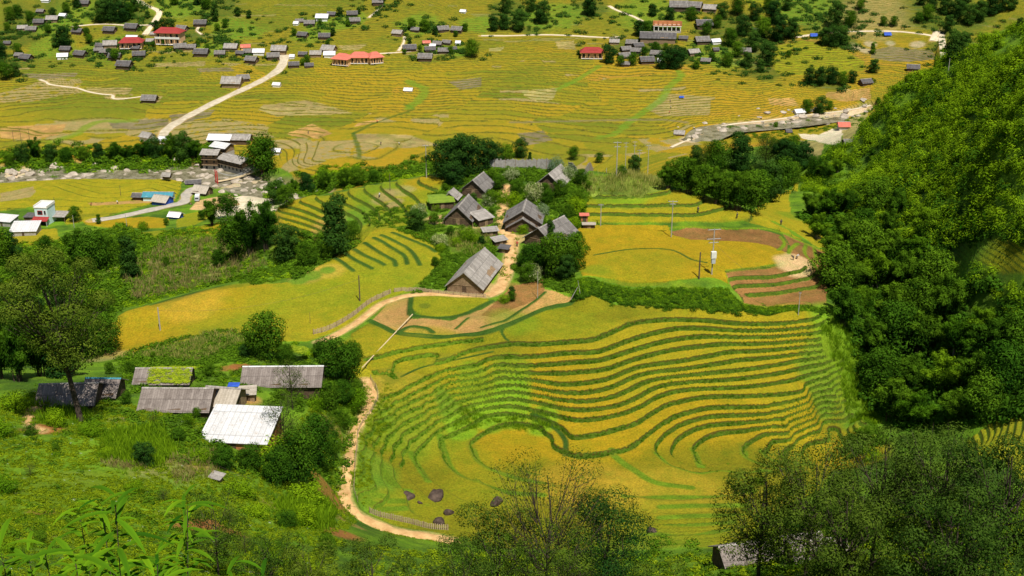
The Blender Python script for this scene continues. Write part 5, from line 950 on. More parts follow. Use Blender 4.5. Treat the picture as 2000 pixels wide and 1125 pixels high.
s=Scat(); pv=gpt(565,703); P=np.array([(pv[0]+rng.uniform(-3.6,3.6),pv[1]+rng.uniform(-1.5,1.8)) for _ in range(150)]); s.add(P,'herb',(.4,.8),.6)
for v_ in s.V: v_[:,2]+=2.6
s.done('vine_arbour',ML['lime'],'bright vine arbour behind the long farmhouse roof','vines')
ew('farmhouse','old grey roof behind the leaning alder trunk at the far left',140,785,9,7.5,1.6,2.0,'corrY','wood',rz=3)
ew('farmhouse','small grey roof with blue ridge sheet right of the leaning trunk',206,772,5.2,6.4,1.6,1.8,'corrY','wood',rz=-2,ridgemat='teal')
gable('thatched_shed','bleached thatch shed between the two grey farm roofs','shed',G(440,790),D2(80),5.4,6.4,1.7,1.7,'thatch','brown',vent=False)
o=MB().slab((-1,-.5,0),(1,-.5,0),(1.1,.5,.35),(-.9,.5,.35),.03).build('blue_sheet',WM['blue']); p=G(440,790); o.location=(p[0]+1.4,p[1]+1.5,p[2]+3.0); tag(o,'small blue sheet lying on the thatch shed','sheet')
shed('yard_store','pale open store on the orange farmyard beside the thatch shed',G(484,778),D2(8),3.4,3.4,1.5,1.8,'thatch','brown')
shed('hen_hutch','small wooden hutch on the grass below the white roof',G(424,938),D2(-25),2.3,1.7,.7,1.0,'light','brown')
ew('farmhouse','long mottled grey roof half hidden by foliage at the bottom right',1500,1102,15,6,1.6,1.9,'corrY','wood',rz=14,t=162)
ew('farmhouse','lower wing of the mottled roof at the bottom right, behind twigs',1590,1118,7,5.5,1.4,1.7,'corrY','wood',rz=10,t=154)
# river hamlet
def balcony_house(label,px,py,rz,L,W,st,roof,hr=2.6):
    e=empty('river_house',G(px,py),rz); tag(e,label,'house'); 
    for k in range(st):
        q=.25*k; MB().box(-L/2+q*0,L/2,-W/2+.4*(k>0),W/2,k*hr-(1.5 if k==0 else 0)+.002*k,(k+1)*hr-.12).build('wall',WM['brown' if k else 'stone'],e)
        if k: 
            b_=MB().box(-L/2-.3,L/2+.3,-W/2-1.0,-W/2+.38,k*hr-.14,k*hr-.02).build('balcony',WM['brown'],e); r_=MB().box(-L/2-.3,L/2+.3,-W/2-1.0,-W/2-.94,k*hr+.8,k*hr+.9)
            for i in range(int(L/1.4)+1): x=-L/2-.2+i*(L+.4)/int(L/1.4); r_.box(x-.04,x+.04,-W/2-.98,-W/2-.92,k*hr-.02,(k+1)*hr-.15)
            r_.build('railing',WM['wood'],b_)
        for i in range(max(int(L/2.4),1)):
            x=-L/2+(i+.5)*L/max(int(L/2.4),1); w_=MB().box(x-.45,x+.45,-W/2+.4*(k>0)-.05,-W/2+.4*(k>0)+.01,k*hr+.6,k*hr+1.8).build('window',WM['glass'],e)
    H=st*hr; z=H-.1; MB().slab((-L/2-.8,-W/2-1.5,z-.2),(L/2+.8,-W/2-1.5,z-.2),(L/2+.8,0,z+1.4),(-L/2-.8,0,z+1.4),.1).slab((-L/2-.8,0,z+1.4),(L/2+.8,0,z+1.4),(L/2+.8,W/2+.7,z),(-L/2-.8,W/2+.7,z),.1).build('roof',RM[roof],e); return e
balcony_house('tall three-storey wooden house standing by the river boulders',416,328,D2(-6),7,6.5,3,'light')
balcony_house('long two-storey timber house with balconies above the river, under the big tree',463,330,D2(-36),15,7,2,'light',2.5)
balcony_house('white-roofed house between the tall and the long river houses',437,303,D2(-28),8,6,2,'white',2.5)
gable('river_barn','bright white roofed barn behind the river houses','barn',G(432,277),D2(84),10.5,8,2.2,1.8,'corrW','wood',vent=False)
gable('river_barn','beige roofed barn joined to the right of the white roofed barn','barn',G(470,277),D2(86),10,7.5,2.2,1.7,'light','wood',vent=False)
gable('river_barn','small grey and white roofed hut left of the road end','hut',G(289,274),D2(60),5.5,5,2.4,1.6,'light','white',vent=False)
gable('river_barn','small bright white roof at the foot of the dirt road','hut',G(324,279),D2(80),5,4.5,2,1.3,'corrW','white',vent=False)
gable('river_barn','tiny white roof right of the big riverside tree','hut',G(541,301),D2(80),3.4,3,2,1,'corrW','white',vent=False)
gable('field_hut','tiny grey hut on stilts at the edge of the riverside paddy','hut',G(327,353),D2(80),3.2,2.6,1.6,1,'light','wood',vent=False,legs=1.2,door=None)
gable('roadside_shop','long building with blue-green sheet roof by the riverside road','shop',G(311,390),D2(88),12,5,2.2,1.3,'teal','aqua',vent=False)
gable('tarp_hut','hut with peaked beige cover and blue tarp sides before the blue-green roof','hut',G(318,396),D2(70),6.5,6,1.6,1.8,'thatch','blue',vent=False,door=None)
gable('grey_shed','small dark grey shed left of the blue-green roof','shed',G(271,389),D2(85),4,3.4,1.8,1,'dark','wood',vent=False)
gable('round_roof_hut','grey thatched hut at the bridge end of the road','hut',G(396,379),D2(70),6.5,6,1.8,2.2,'thatch','wood',vent=False)
gable('open_shelter','low dark shelter behind the bridge hut','shed',G(378,360),D2(100),6,3,1.2,1,'dark','wood',vent=False)
gable('market_tent','white tent with blue sides beside the riverside track','tent',G(344,426),D2(75),4.4,4,1.5,1.2,'corrW','blue',vent=False,door=None)
# town house
e=empty('town_house',G(91,434),D2(-6)); tag(e,'narrow white and aqua town house with red awning on the river flat','house')
MB().box(-2.6,2.6,-3.4,3.4,-1,7).build('wall',WM['aqua'],e); MB().box(-2.8,2.8,-3.6,3.6,7,7.35).build('roof',WM['white'],e); MB().box(-2.8,-2.5,-3.6,3.6,7.35,8).box(2.5,2.8,-3.6,3.6,7.35,8).box(-2.5,2.5,3.3,3.6,7.35,8).build('parapet',WM['white'],e)
w_=MB().box(-1.5,.6,-3.5,-3.41,4.3,6).build('window',WM['redp'],e); MB().box(-1.3,.4,-3.55,-3.51,4.5,5.8).build('pane',WM['glass'],w_); w_=MB().box(1.1,2.1,-3.5,-3.41,4.3,6.2).build('window',WM['white'],e); MB().box(1.25,1.95,-3.55,-3.51,4.5,6).build('pane',WM['glass'],w_)
MB().slab((-3.2,-6.2,2.5),(3.2,-6.2,2.5),(3.2,-3.42,3.5),(-3.2,-3.42,3.5),.08).build('awning',RM['red'],e); MB().box(-1.2,1.2,-3.5,-3.41,-.2,2.2).build('door',WM['glass'],e)
for x in (-3,3): MB().tube([(x,-6,-.6),(x,-6,2.45)],.08).build('post',WM['white'],e)
shed('annex','grey-roofed open annex right of the town house',G(119,430),D2(-4),6,6,2.3,3,'light','white',sides=False)
shed('annex','dark flat roof left of the town house',G(66,432),D2(-6),6.4,5,2.4,2.8,'dark','wood')
shed('storehouse','large whitish sheet roof in front of the town house',G(51,455),D2(4),10.5,8.5,2.0,3.6,'white','stone')
shed('storehouse','white sheet roof at the left edge of the picture beside the town house',G(12,438),D2(-14),8.5,6.5,2.2,3.2,'white','stone')
# footbridge
a=gpt(424,361);b=gpt(512,337); e=empty('footbridge',(a[0],a[1],a[2]+1.6)); tag(e,'narrow suspended footbridge with pale deck and red towers over the river','bridge'); d=b-a; d[2]=gz(b[0],b[1])-a[2]+.5; V=[]; u=np.array([d[1],-d[0],0])/math.hypot(d[0],d[1])
dk=MB(); ps=[d*f+np.array([0,0,-1.6*math.sin(math.pi*f)*.5]) for f in np.linspace(0,1,13)]
for p,q in zip(ps[:-1],ps[1:]): dk.slab(p-u*.9,p+u*.9,q+u*.9,q-u*.9,.15)
dk.build('deck',WM['bamboo'],e)
for s_ in (-1,1):
    MB().tube([p+u*s_*.9+np.array([0,0,.9+4*(abs(f-.5)*2)**2]) for p,f in zip(ps,np.linspace(0,1,13))],.07,.07,5).build('cable',WM['metal'],e)
    for q,f in ((ps[0],0),(ps[-1],1)): MB().tube([q+u*s_+np.array([0,0,-2.5]),q+u*s_+np.array([0,0,5.2])],.28,.24,6).build('tower_leg',WM['redp'],e)
# poles
def pole(label,px,py,h_px,r=.13,mat='pole',arms=(),t=None,name='power_pole',lean=0,cat='pole',group=None):
    p=gpt(px,py,t); h=h_px/ppm(p)/.93; e=empty(name,tuple(p),rng.uniform(-.2,.2)); tag(e,label,cat,group); MB().tube([(0,0,-.5),(lean*.5,0,h/2),(lean,0,h)],r,r*.7,7).build('shaft',WM[mat],e)
    for z,w in arms:
        a_=MB().box(-w/2,w/2,-.05,.05,h*z-.05,h*z+.05).build('cross_arm',WM['metal'],e)
        for x in np.linspace(-w/2+.1,w/2-.1,3): MB().tube([(x,0,h*z+.05),(x,0,h*z+.4)],.07,.05,6).build('insulator',WM['wood'],a_)
    return e
pole('short leaning wooden post in the yellow spur field',313,645,45,.17,'pole')
pole('tall dark wooden pole in the spur field above the fence',703,588,50,.16,'dpole')
pole('thin stake in the middle of the spur field',606,632,22,.05,'dpole')
pole('slim pole with cross-arm at the left end of the brown plot',1311,463,70,.14,'pole',((.97,2.4),(.9,1.6)))
pole('pole with cross-arm in the thin paddies right of the village',1173,441,42,.13,'pole',((.95,1.4),))
pole('short dark pole in front of the transformer pylon',1365,545,52,.2,'dpole')
e=pole('transformer pole with three cross-arms and a white box on the big yellow field',1390,536,88,.17,'pole',((.98,3.2),(.78,3.4),(.7,2.4)),name='transformer_pole')
MB().box(-.6,.6,-.9,-.2,4.3,5.9).build('transformer_box',WM['white'],e); MB().box(-.45,.45,-.8,-.2,3.0,4.1).build('transformer_base',WM['metal'],e)
for i,(x,y,h) in enumerate(((1204,345,66),(1221,338,58),(1238,336,58),(1248,336,42),(1265,339,54))): pole(f'{["leftmost and tallest","second","third","short fourth","rightmost"][i]} power pole of the row on top of the knoll',x,y,h,.15,'pole',((.97,2.2),(.85,1.8)),group='power poles on the knoll')
pole('left one of the pair of tall poles beside the dark village trees',833,347,62,.13,'pole',((.97,1.8),)); pole('right one of the pair of tall poles beside the dark village trees',853,344,60,.13,'pole',((.97,1.8),)); pole('small pole on the ridge left of the tall pair',762,372,32,.1,'dpole')
pole('lone pole in the golden field by the riverside road',248,445,26,.1,'pole'); pole('thin grey pole on the brown plot below the village trees',1050,582,52,.08,'pole'); pole('slender pale pole on the bank at the right of the terraces',1559,615,44,.1,'pole',((.98,.6),))
for i,(x,y,h) in enumerate(((27,277,24),(42,279,26),(58,275,24),(236,382,20),(107,402,16))): pole(['leftmost of three thin poles by the left paddy edge','middle of three thin poles by the left paddy edge','rightmost of three thin poles by the left paddy edge','thin pole in the middle of the riverside paddy','thin pole behind the town house'][i],x,y,h,.1,'dpole')
pole('utility pole right of the town house',145,445,24,.12,'pole'); pole('thin pole on the brown patch in the right valley',1665,197,16,.1,'dpole'); pole('white pole on the bright right hillside',1852,140,24,.12,'pole')
e=empty('forked_prop',G(1128,581)); tag(e,'pair of bare crossed sticks at the corner of the brown plot','sticks'); MB().tube([(-1.6,-.6,-.3),(0,0,2.6)],.08,.05,5).build('stick',WM['pole'],e); MB().tube([(.8,-.3,-.3),(0,0.05,4.2)],.08,.04,5).build('stick',WM['pole'],e)
# far houses : prototypes copied
HP={}
def far_house(rk,wk='wood'):
    e=gable('valley_house','x','house',(0,0,-500),0,9,7,2.3,2.4,rk,wk,ov=.7,ridge=True,door='front',vent=False,ridgemat='dark' if rk in('red','orange') else None); MB().box(3.49,3.56,-3,-1.8,.9,1.9).build('window',WM['glass'],e); return e
for rk,wk in (('grey','wood'),('dark','wood'),('light','brown'),('corrW','white'),('orange','peach')): HP[rk]=[far_house(rk,wk),False]
def clone(e):
    r=e.copy(); COL.objects.link(r)
    for c in list(e.children):
        k=c.copy(); COL.objects.link(k); k.parent=r
        for g_ in list(c.children): m=g_.copy(); COL.objects.link(m); m.parent=k
    return r
RN=dict(grey='grey roofed',dark='dark roofed',light='pale grey roofed',corrW='white roofed',orange='faded red roofed',red='bright red roofed'); HC=dict(g='grey',d='dark',l='light',w='corrW',o='orange',r='red')
def hamlet(place,group,lst):
    by={}
    for q in lst: by.setdefault(HC[q[3]],[]).append(q)
    for rk,its in by.items():
        its.sort(key=lambda q:q[0])
        for i,q in enumerate(its):
            p=gpt(q[0],q[1]+1); k=q[2]/ppm(p)*.84; P_=HP[rk]; e=P_[0] if not P_[1] else clone(P_[0]); P_[1]=True
            yaw=q[4] if len(q)>4 else rng.choice([85,92,78,100,70,110]); L=k/9.6; s_=min(max(L,.45),1.2); e.location=tuple(p); e.rotation_euler=(0,0,R(float(yaw))); e.scale=(s_,L,s_)
            tag(e,f'{RN[rk]} house {place}' if len(its)==1 else f'{ordn(i,len(its))} {RN[rk]} house {place}','house',group)
hamlet('in the hamlet along the upper left track','houses of the upper left hamlet',[(80,24,18,'g'),(124,32,18,'w'),(103,40,26,'l'),(77,46,24,'d'),(45,57,22,'l'),(62,60,24,'g'),(152,64,24,'d'),(215,62,28,'d'),(258,57,30,'d'),(165,9,24,'d'),(90,2,18,'w'),(15,86,16,'d'),(52,116,28,'d'),(38,110,20,'g')])
hamlet('in the village around the red schools','houses of the school village',[(197,92,22,'d'),(216,90,30,'l'),(259,78,26,'w'),(207,104,24,'g'),(225,114,28,'d'),(193,100,20,'g'),(272,110,28,'d'),(123,112,24,'w'),(158,109,28,'d'),(129,99,24,'d'),(250,92,22,'g'),(266,96,20,'d'),(295,82,20,'l'),(356,59,26,'g'),(392,49,28,'d'),(352,95,28,'g'),(373,95,24,'g'),(300,68,14,'l')])
hamlet('standing alone in the left paddies','lone houses in the paddies',[(244,131,34,'d'),(293,198,34,'g',84),(475,156,28,'g'),(454,166,44,'l',86),(541,167,18,'w'),(798,178,20,'w')])
hamlet('at the head of the dirt road','houses at the head of the dirt road',[(452,96,30,'l'),(480,94,22,'o'),(487,104,24,'g'),(506,104,26,'w'),(546,101,34,'l'),(534,113,28,'g'),(394,107,32,'d'),(430,107,24,'g'),(492,120,28,'g'),(592,108,20,'d'),(617,108,26,'l'),(643,100,32,'l'),(644,109,26,'w'),(571,112,12,'w'),(574,129,24,'d'),(604,130,20,'d'),(470,106,20,'d')])
hamlet('on the upper centre terraces','houses of the upper centre hamlets',[(585,43,18,'g'),(605,48,24,'g'),(630,37,28,'w'),(648,30,20,'d'),(688,30,24,'d'),(693,43,24,'g'),(592,71,24,'d'),(634,74,26,'d'),(738,7,24,'g'),(579,47,12,'w')])
hamlet('in the hamlet right of the faded school','houses of the middle hamlet',[(777,67,24,'l'),(812,60,20,'g'),(865,60,26,'g'),(893,61,26,'g'),(833,85,18,'o'),(855,88,22,'g'),(873,85,20,'g'),(846,91,14,'w'),(895,85,12,'w'),(800,98,30,'d'),(840,99,24,'d'),(866,102,24,'g'),(831,116,32,'g'),(905,24,14,'w'),(885,97,16,'d')])
hamlet('in the wooded village at the upper right','houses of the wooded village',[(1200,84,22,'l'),(1234,87,26,'g'),(1246,92,24,'d'),(1222,99,24,'g'),(1242,102,24,'g'),(1282,108,26,'g'),(1263,122,32,'d'),(1219,113,28,'g'),(1354,105,26,'l'),(1371,83,32,'g'),(1397,83,22,'w'),(1335,77,20,'d'),(1375,52,36,'d'),(1325,17,40,'g'),(1355,17,36,'g'),(1387,20,30,'l'),(1379,121,22,'g'),(1455,103,26,'g'),(1398,99,14,'d'),(1222,127,20,'g'),(1290,120,14,'w'),(1480,62,18,'d')])
hamlet('on the right side of the valley','lone houses right of the valley',[(1327,263,24,'l'),(1560,221,24,'w'),(1690,164,28,'d'),(1783,136,28,'d'),(1540,259,14,'d'),(1656,281,24,'g')])
# schools and the building site
def school(label,px,py,w_px,st,roof,rz=0,D_=8,name='school_building'):
    p=gpt(px,py); L=w_px/ppm(p); e=empty(name,tuple(p),D2(rz)); tag(e,label,'school'); H=st*3.3; l=L/2;w=D_/2
    MB().box(-l,l,-w+1.6,w,-1,H).build('wall',WM['peach'],e)
    for k in range(st):
        c=MB().box(-l,l,-w,-w+1.58,k*3.3-.2,k*3.3); 
        if k: c.box(-l,l,-w,-w+.1,k*3.3,k*3.3+1)
        c.build('veranda',WM['white'],e)
        for i in range(4): x=-l+(i+.5)*L/4; MB().box(x-.6,x+.6,-w+1.52,-w+1.61,k*3.3+.6,k*3.3+2.4).build('window',WM['glass'],e)
    for i in range(6): x=-l+.2+i*(L-.4)/5; MB().box(x-.18,x+.18,-w+.12,-w+.42,-.5,H-.02).build('column',WM['peach'],e)
    m=MB(); m.poly([(-l-.8,-w-.8,H),(l+.8,-w-.8,H),(l+.8,w+.8,H),(-l-.8,w+.8,H),(-l+w*.6,0,H+2.6),(l-w*.6,0,H+2.6)],[(0,1,5,4),(1,2,5),(2,3,4,5),(3,0,4),(3,2,1,0)]).build('roof',RM[roof],e); return e
school('two-storey peach school with bright red hipped roof at the upper left',333,84,50,2,'red',-8,9)
school('long low orange school with red roof just left of the two-storey school',258,92,42,1,'red',4)
school('left block of the peach school with faded red roofs beside the paddies',670,124,32,1,'orange',-20,9)
school('middle block of the peach school with faded red roofs beside the paddies',703,121,36,1,'orange',0,8)
school('right block of the peach school with faded red roofs beside the paddies',732,121,26,1,'orange',25,8)
school('long single-storey school with bright red roof left of the wooded village',1156,112,42,1,'red',-3,7)
gable('long_hall','very long dark grey roofed hall under the unfinished building','hall',G(1285,80),D2(82),20,8,2.6,2.6,'dark','brown',vent=False)
p=gpt(1303,60); e=empty('building_site',tuple(p),D2(-6)); tag(e,'unfinished two-storey red brick building with open concrete frame','building'); 
MB().box(-8,8,-3,3,-1,.3).build('foundation',WM['stone'],e); MB().box(-8.2,8.2,-3.3,3.2,3.0,3.3).build('floor_slab',WM['white'],e)
for x in np.linspace(-7.7,7.7,7):
    for y in (-2.9,2.8): MB().box(x-.2,x+.2,y-.2,y+.2,.3,3.0).build('column',WM['white'],e)
wl=MB()
for x in np.linspace(-8,8,7): wl.box(x-.5,x+.5,-2.9,-2.6,3.3,5.6+rng.uniform(-.5,.9))
wl.box(-8,8,-2.9,-2.6,3.302,4.1).box(-8,8,2.6,2.9,3.3,5.4).box(-8.2,-7.9,-2.58,2.58,3.3,5.7).box(7.9,8.2,-2.58,2.58,3.3,5.2).build('wall',WM['brick'],e)
gable('pavilion','small pavilion with red roof above the sandy platform','pavilion',G(1647,253),D2(88),5,5,2.4,1.6,'orange','stone',vent=False)
# blue tarps
for x,y,l_ in ((1589,72,'blue tarp on the road beside the dark trees, upper right'),(1733,70,'blue tarp below the pale road at the upper right'),(1331,192,'tiny blue tarp among the harvested strips in the valley')):
    p=gpt(x,y); e=empty('tarp_tent',tuple(p)); tag(e,l_,'tarp'); k=1. if y<100 else .6; MB().slab((-2.2*k,-1.8*k,.6),(2.2*k,-1.8*k,.6),(2*k,0,2.1*k),(-2*k,0,2.1*k),.04).slab((-2*k,0,2.1*k),(2*k,0,2.1*k),(2.2*k,1.8*k,.6),(-2.2*k,1.8*k,.6),.04).build('cover',WM['blue'],e)
    for a_ in (-2*k,2*k): MB().tube([(a_,0,-.3),(a_,0,2*k)],.06).build('prop',WM['bamboo'],e)
# rocks
M_ROCK=plain('dark_boulder',(.022,.015,.012),(.12,.085,.065),1.2,bs=.8,bd=.2,objc=True); M_PALE=plain('pale_boulder',(.24,.20,.15),(.56,.48,.38),.8,bs=.6,bd=.2,objc=True)
import bmesh
def rock(name,mat,seed,sq=.7):
    bm=bmesh.new(); bmesh.ops.create_icosphere(bm,subdivisions=3,radius=1); r_=np.random.default_rng(seed); ps=r_.normal(size=(16,3)); ps/=np.linalg.norm(ps,axis=1)[:,None]; ds=r_.uniform(.5,.8,16)
    for v in bm.verts:
        c=np.array(v.co)
        for n_,d_ in zip(ps,ds):
            q=c@n_
            if q>d_: c=c-n_*(q-d_)*.85
        c*=1+.16*float(vn(np.array([c[0]*3+seed]),np.array([c[1]*3+c[2]*2]),2)[0]); v.co=(c[0],c[1],c[2]*sq)
    me=bpy.data.meshes.new(name); bm.to_mesh(me); bm.free(); me.materials.append(mat); o=bpy.data.objects.new(name,me); COL.objects.link(o); return o
for i,(x,y,w,l_) in enumerate(((796,972,44,'left dark boulder of the pair in the lower terraces'),(851,973,50,'right dark boulder of the pair in the lower terraces, jagged top'),(878,1003,28,'slim dark boulder leaning below the jagged one'),(858,1021,38,'flat dark boulder lowest in the rice terraces'),(968,985,40,'brown boulder partly hidden by the bare tree twigs'),(1272,1040,34,'rounded brown boulder at the foot of the bowl, right of the dark bush'),(820,983,14,'small dark stone between the paired boulders'),(600,1022,16,'small pale stone beside the path bend'))):
    o=rock('boulder',M_ROCK,i+3,.75); p=gpt(x,y); k=w/2/ppm(p)*.82; o.location=(p[0],p[1],p[2]+k*.12); o.scale=(k,k*.7,k*1.1); o.rotation_euler=(rng.uniform(-.3,.3),rng.uniform(-.3,.3),rng.uniform(0,6)); tag(o,l_,'boulder')
protos=[rock('river_boulder',M_PALE,s_,.6) for s_ in (31,32,33,34)]; used=[False]*4
k0=0
for ln,cnt,lbl,grp in ((riv,230,'pale rounded boulder in the bed of the near river','boulders of the near river'),(riv2,70,'pale stone in the stony river bed at the right of the valley','stones of the right river bed')):
    for i in range(cnt):
        j=rng.integers(4); o=protos[j] if not used[j] else protos[j].copy()
        if used[j]: COL.objects.link(o)
        used[j]=True; k=rng.uniform(0,len(ln)-1.01); a_=int(k); p=ln[a_]*(1-k+a_)+ln[a_+1]*(k-a_); d=ln[a_+1]-ln[a_]; d/=np.linalg.norm(d)+1e-9; s_=rng.choice([-1,1])*abs(rng.normal(0,6.5)); q=p+np.array([d[1],-d[0]])*s_; r_=rng.uniform(.4,1.)**2*2.6+.25; z=gz(*q); o.location=(q[0],q[1],z+r_*.1); o.scale=(r_,r_*rng.uniform(.6,1),r_*rng.uniform(.6,1)); o.rotation_euler=(0,0,rng.uniform(0,6.3)); tag(o,lbl,'boulder',grp)
# wires
def wire(label,a,b,ha,hb,sag=1.2):
    A=gpt(*a);B_=gpt(*b);A[2]+=ha;B_[2]+=hb; e=MB(); e.tube([tuple((A*(1-f)+B_*f)-np.array([0,0,sag*4*f*(1-f)])-A) for f in np.linspace(0,1,15)],.022,.022,4); o=e.build('power_line',WM['dpole']); o.location=A; tag(o,label,'wire')
wire('cable from the transformer pole to the slim pole at the brown plot',(1390,536),(1311,463),9.,8.2); wire('cable from the slim pole to the pole in the thin paddies',(1311,463),(1173,441),8.,5.4,.6)
wire('long cable from the transformer pole towards the pole by the terraces',(1390,536),(1559,615),8.,4.6,2); wire('cable over the spur field between its two posts',(703,588),(313,645),5.4,4.8,2.5)
wire('cable sagging over the lower meadow from the hutch to the path bend',(430,935),(700,1010),2.2,2.,1.)
# people
WM['skin']=plain('skin',(.35,.20,.12),(.42,.25,.16),2,bs=0,objc=True); WM['dcloth']=plain('dark_cloth',(.02,.02,.035),(.05,.05,.07),2,bs=.1,objc=True); WM['wcloth']=plain('white_cloth',(.6,.6,.58),(.75,.75,.72),2,bs=.1,objc=True); WM['rcloth']=plain('red_cloth',(.4,.05,.04),(.5,.09,.07),2,bs=.1,objc=True)
def person(label,px,py,rz=0,bend=0.,shirt='dcloth',stride=.1,group=None,arm=.2):
    p=gpt(px,py); e=empty('person',tuple(p),D2(rz)); tag(e,label,'person',group)
    cb,sb=math.cos(bend),math.sin(bend); up=lambda h,x=0,y=0:(x,-sb*h+y,.88+cb*h)
    J=[(0,0,.88),up(.25),up(.48),up(.58),up(.68,0,-.02),up(.8,0,-.03),(.1,0,.84),(.11,-stride,.46),(.11,stride*.3,.06),(.11,stride*.3-.16,.03),(-.1,0,.84),(-.11,stride,.46),(-.11,stride*1.4,.06),(-.11,stride*1.4-.16,.03),
       up(.5,.19),up(.24,.26,-arm*.5),up(.02,.26,-arm*1.2),up(-.07,.26,-arm*1.4),up(.5,-.19),up(.24,-.26,-arm*.3),up(.02,-.25,-arm*.8),up(-.07,-.25,-arm)]
    Rr=[.14,.13,.15,.07,.09,.08,.09,.065,.045,.04,.09,.065,.045,.04,.06,.045,.03,.035,.06,.045,.03,.035]
    E=[(0,1),(1,2),(2,3),(3,4),(4,5),(0,6),(6,7),(7,8),(8,9),(0,10),(10,11),(11,12),(12,13),(2,14),(14,15),(15,16),(16,17),(2,18),(18,19),(19,20),(20,21)]
    me=bpy.data.meshes.new('body'); me.from_pydata(J,E,[]); me.materials.append(WM['skin']); me.materials.append(WM[shirt]); o=bpy.data.objects.new('body',me); COL.objects.link(o); o.parent=e
    md=o.modifiers.new('skin','SKIN'); 
    for i,v in enumerate(me.skin_vertices[0].data): v.radius=(Rr[i],Rr[i]); v.use_root=(i==0)
    o.modifiers.new('sub','SUBSURF').levels=1; o.modifiers['sub'].render_levels=1
    m=MB(); m.tube([np.array(up(.0,0))*[1,1,1]-np.array([0,0,.14]),up(.12),up(.36),up(.54)],.19,.15,10); m.build('shirt',WM[shirt],e,True)
    for sx in (1,-1):
        i=6 if sx>0 else 10; MB().tube([J[i],J[i+1],J[i+2]],.105,.07,8).build('trouser_leg',WM['dcloth'],e,True); a_=14 if sx>0 else 18; MB().tube([J[a_],J[a_+1],tuple(np.array(J[a_+1])*.3+np.array(J[a_+2])*.7)],.075,.05,8).build('sleeve',WM[shirt],e,True)
    h=np.array(up(.8,0,0)); MB().tube([h+np.array([0,.01,-.06]),h+np.array([0,0,.03]),h+np.array([0,0,.1])],.105,.05,9).build('hair',WM['dcloth'],e,True); return e
person('person in dark clothes walking across the orange yard beside the steep gabled house',840,432,40,.1,'rcloth',.15)
person('person in white shirt bending over the bare earth beside the round yellow field',1556,506,60,.8,'wcloth',.12,arm=.5)
person('person in dark clothes crouching next to the white-shirted one on the bare earth',1549,508,-60,.9,'dcloth',.1,arm=.5)
for i,(x,y) in enumerate(((1400,398),(1439,427),(1525,440),(1363,415))): person(['small dark figure on the upper ridge of the right paddies','small dark figure above the grass bank of the right paddies','small dark figure on the yellow ridge near the bamboo','small dark figure at the end of the top thin terrace'][i],x,y,rng.uniform(0,360),.1,'dcloth')
person('person in red walking on the village path beside the trees',1010,482,0,.05,'rcloth'); person('person in dark clothes on the narrow path strip above the spur terraces',741,386,90,.2,'wcloth')
for i,(x,y) in enumerate(((737,240),(602,262),(780,283),(1307,222),(1309,200),(230,398),(178,402),(744,283),(1310,212))): person(['harvester at the corner of the ditch in the central paddies','harvester on the brown strip of the central paddies','harvester in pale clothes on the striped central stubble','harvester in red at the foot of the harvested strips','harvester in the middle of the harvested strips','harvester on the pale strip of the riverside paddy','harvester left of the pale strip of the riverside paddy','harvester left of the one in pale clothes','upper harvester of the harvested strips'][i],x,y,rng.uniform(0,360),.5,['rcloth','dcloth','wcloth'][i%3])
# small truck and motorbike on the riverside road
p=gpt(386,391); e=empty('small_truck',tuple(p),D2(8)); tag(e,'small grey-white truck parked below the bridge hut','truck')
MB().box(-.95,.95,-1.6,2.0,.75,2.3).build('cargo_box',WM['white'],e); c=MB(); c.poly([(-.9,-3,.6),(.9,-3,.6),(.9,-1.62,.6),(-.9,-1.62,.6),(-.9,-3,1.35),(.9,-3,1.35),(.85,-2.6,2.05),(-.85,-2.6,2.05),(.85,-1.62,2.05),(-.85,-1.62,2.05)],[(3,2,1,0),(0,1,5,4),(4,5,6,7),(7,6,8,9),(1,2,8,6,5),(3,0,4,7,9),(2,3,9,8)]); cab=c.build('cab',WM['metal'],e); MB().poly([(-.75,-2.99,1.42),(.75,-2.99,1.42),(.72,-2.67,1.98),(-.72,-2.67,1.98)],[(0,1,2,3)]).build('windscreen',WM['glass'],cab)
for x in (-.85,.85):
    for y in (-2.3,1.2): MB().tube([(x-.12,y,.4),(x+.12,y,.4)],.4,.4,14).build('wheel',WM['dcloth'],e)
p=gpt(372,400); e=empty('motorbike',tuple(p),D2(70)); tag(e,'motorbike on the sandy bend of the riverside road','motorbike')
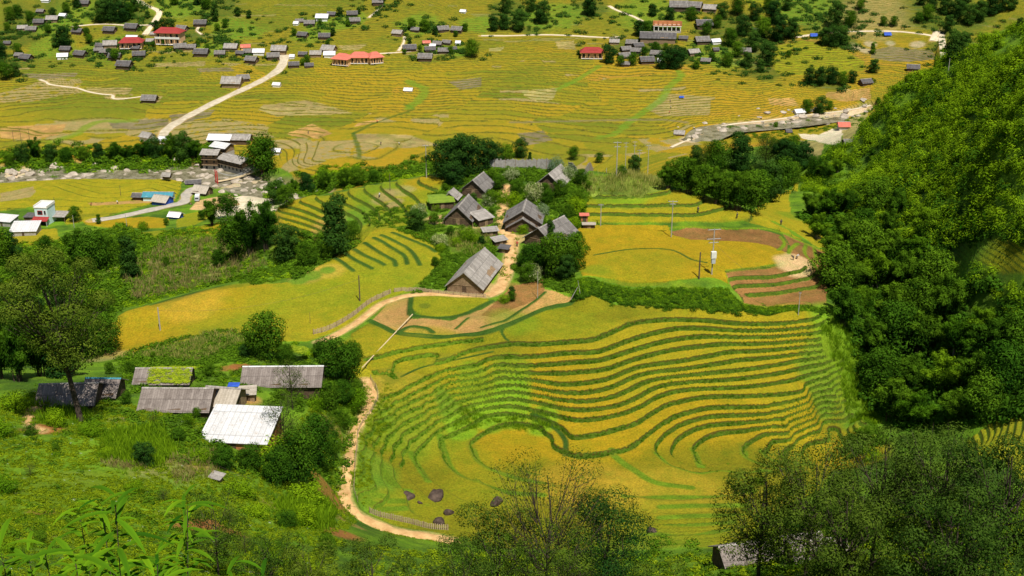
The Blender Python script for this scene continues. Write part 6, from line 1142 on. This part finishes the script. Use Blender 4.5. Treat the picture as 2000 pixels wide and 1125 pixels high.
for y in (-.62,.62):
    V=[];Q=[]; ring=[(0,y+.3*math.cos(a_),.3+.3*math.sin(a_)) for a_ in np.linspace(0,2*math.pi,13)]; MB().tube(ring,.06,.06,5).build('wheel',WM['dcloth'],e)
MB().tube([(0,-.62,.3),(0,-.4,.75),(0,.1,.62),(0,.62,.3)],.08,.06,6).tube([(0,-.4,.75),(0,-.35,1.0)],.04).tube([(-.3,-.32,1.02),(.3,-.32,1.02)],.03).build('frame',WM['redp'],e); MB().box(-.13,.13,-.05,.65,.68,.82).build('saddle',WM['dcloth'],e); MB().box(-.1,.1,-.3,.15,.35,.65).build('engine',WM['metal'],e)
# ---------------------------------------------------------------- camera, light
cam=bpy.data.cameras.new('camera'); co=bpy.data.objects.new('camera',cam); COL.objects.link(co)
co.location=(0,0,CZ); co.rotation_euler=(R(90)-PITCH,0,0); cam.lens=F*36/2000; cam.sensor_width=36; cam.clip_start=.5; cam.clip_end=9000; sc.camera=co
SUN_EL=R(62); SUN_AZ=R(158)   # azimuth clockwise from +Y, towards the sun
sd=np.array([math.sin(SUN_AZ)*math.cos(SUN_EL),math.cos(SUN_AZ)*math.cos(SUN_EL),math.sin(SUN_EL)])
l=bpy.data.lights.new('sun','SUN'); l.energy=5; l.angle=R(.5); l.color=(1,.95,.86); lo=bpy.data.objects.new('sun',l); COL.objects.link(lo)
from mathutils import Vector
lo.rotation_euler=Vector(-sd).to_track_quat('-Z','Y').to_euler()
w=bpy.data.worlds.new('World'); sc.world=w; w.use_nodes=True; nt=w.node_tree; bg=nt.nodes['Background']
sk=nt.nodes.new('ShaderNodeTexSky'); sk.sky_type='NISHITA'; sk.sun_disc=False; sk.sun_elevation=SUN_EL; sk.sun_rotation=SUN_AZ; nt.links.new(sk.outputs[0],bg.inputs[0]); bg.inputs[1].default_value=.06
sc.view_settings.view_transform='Standard'; sc.view_settings.look='None'; sc.view_settings.exposure=.2; sc.view_settings.gamma=1
sc.cycles.max_bounces=4; sc.cycles.diffuse_bounces=2; sc.cycles.glossy_bounces=1; sc.cycles.transmission_bounces=2; sc.cycles.transparent_max_bounces=4
drop_unused()
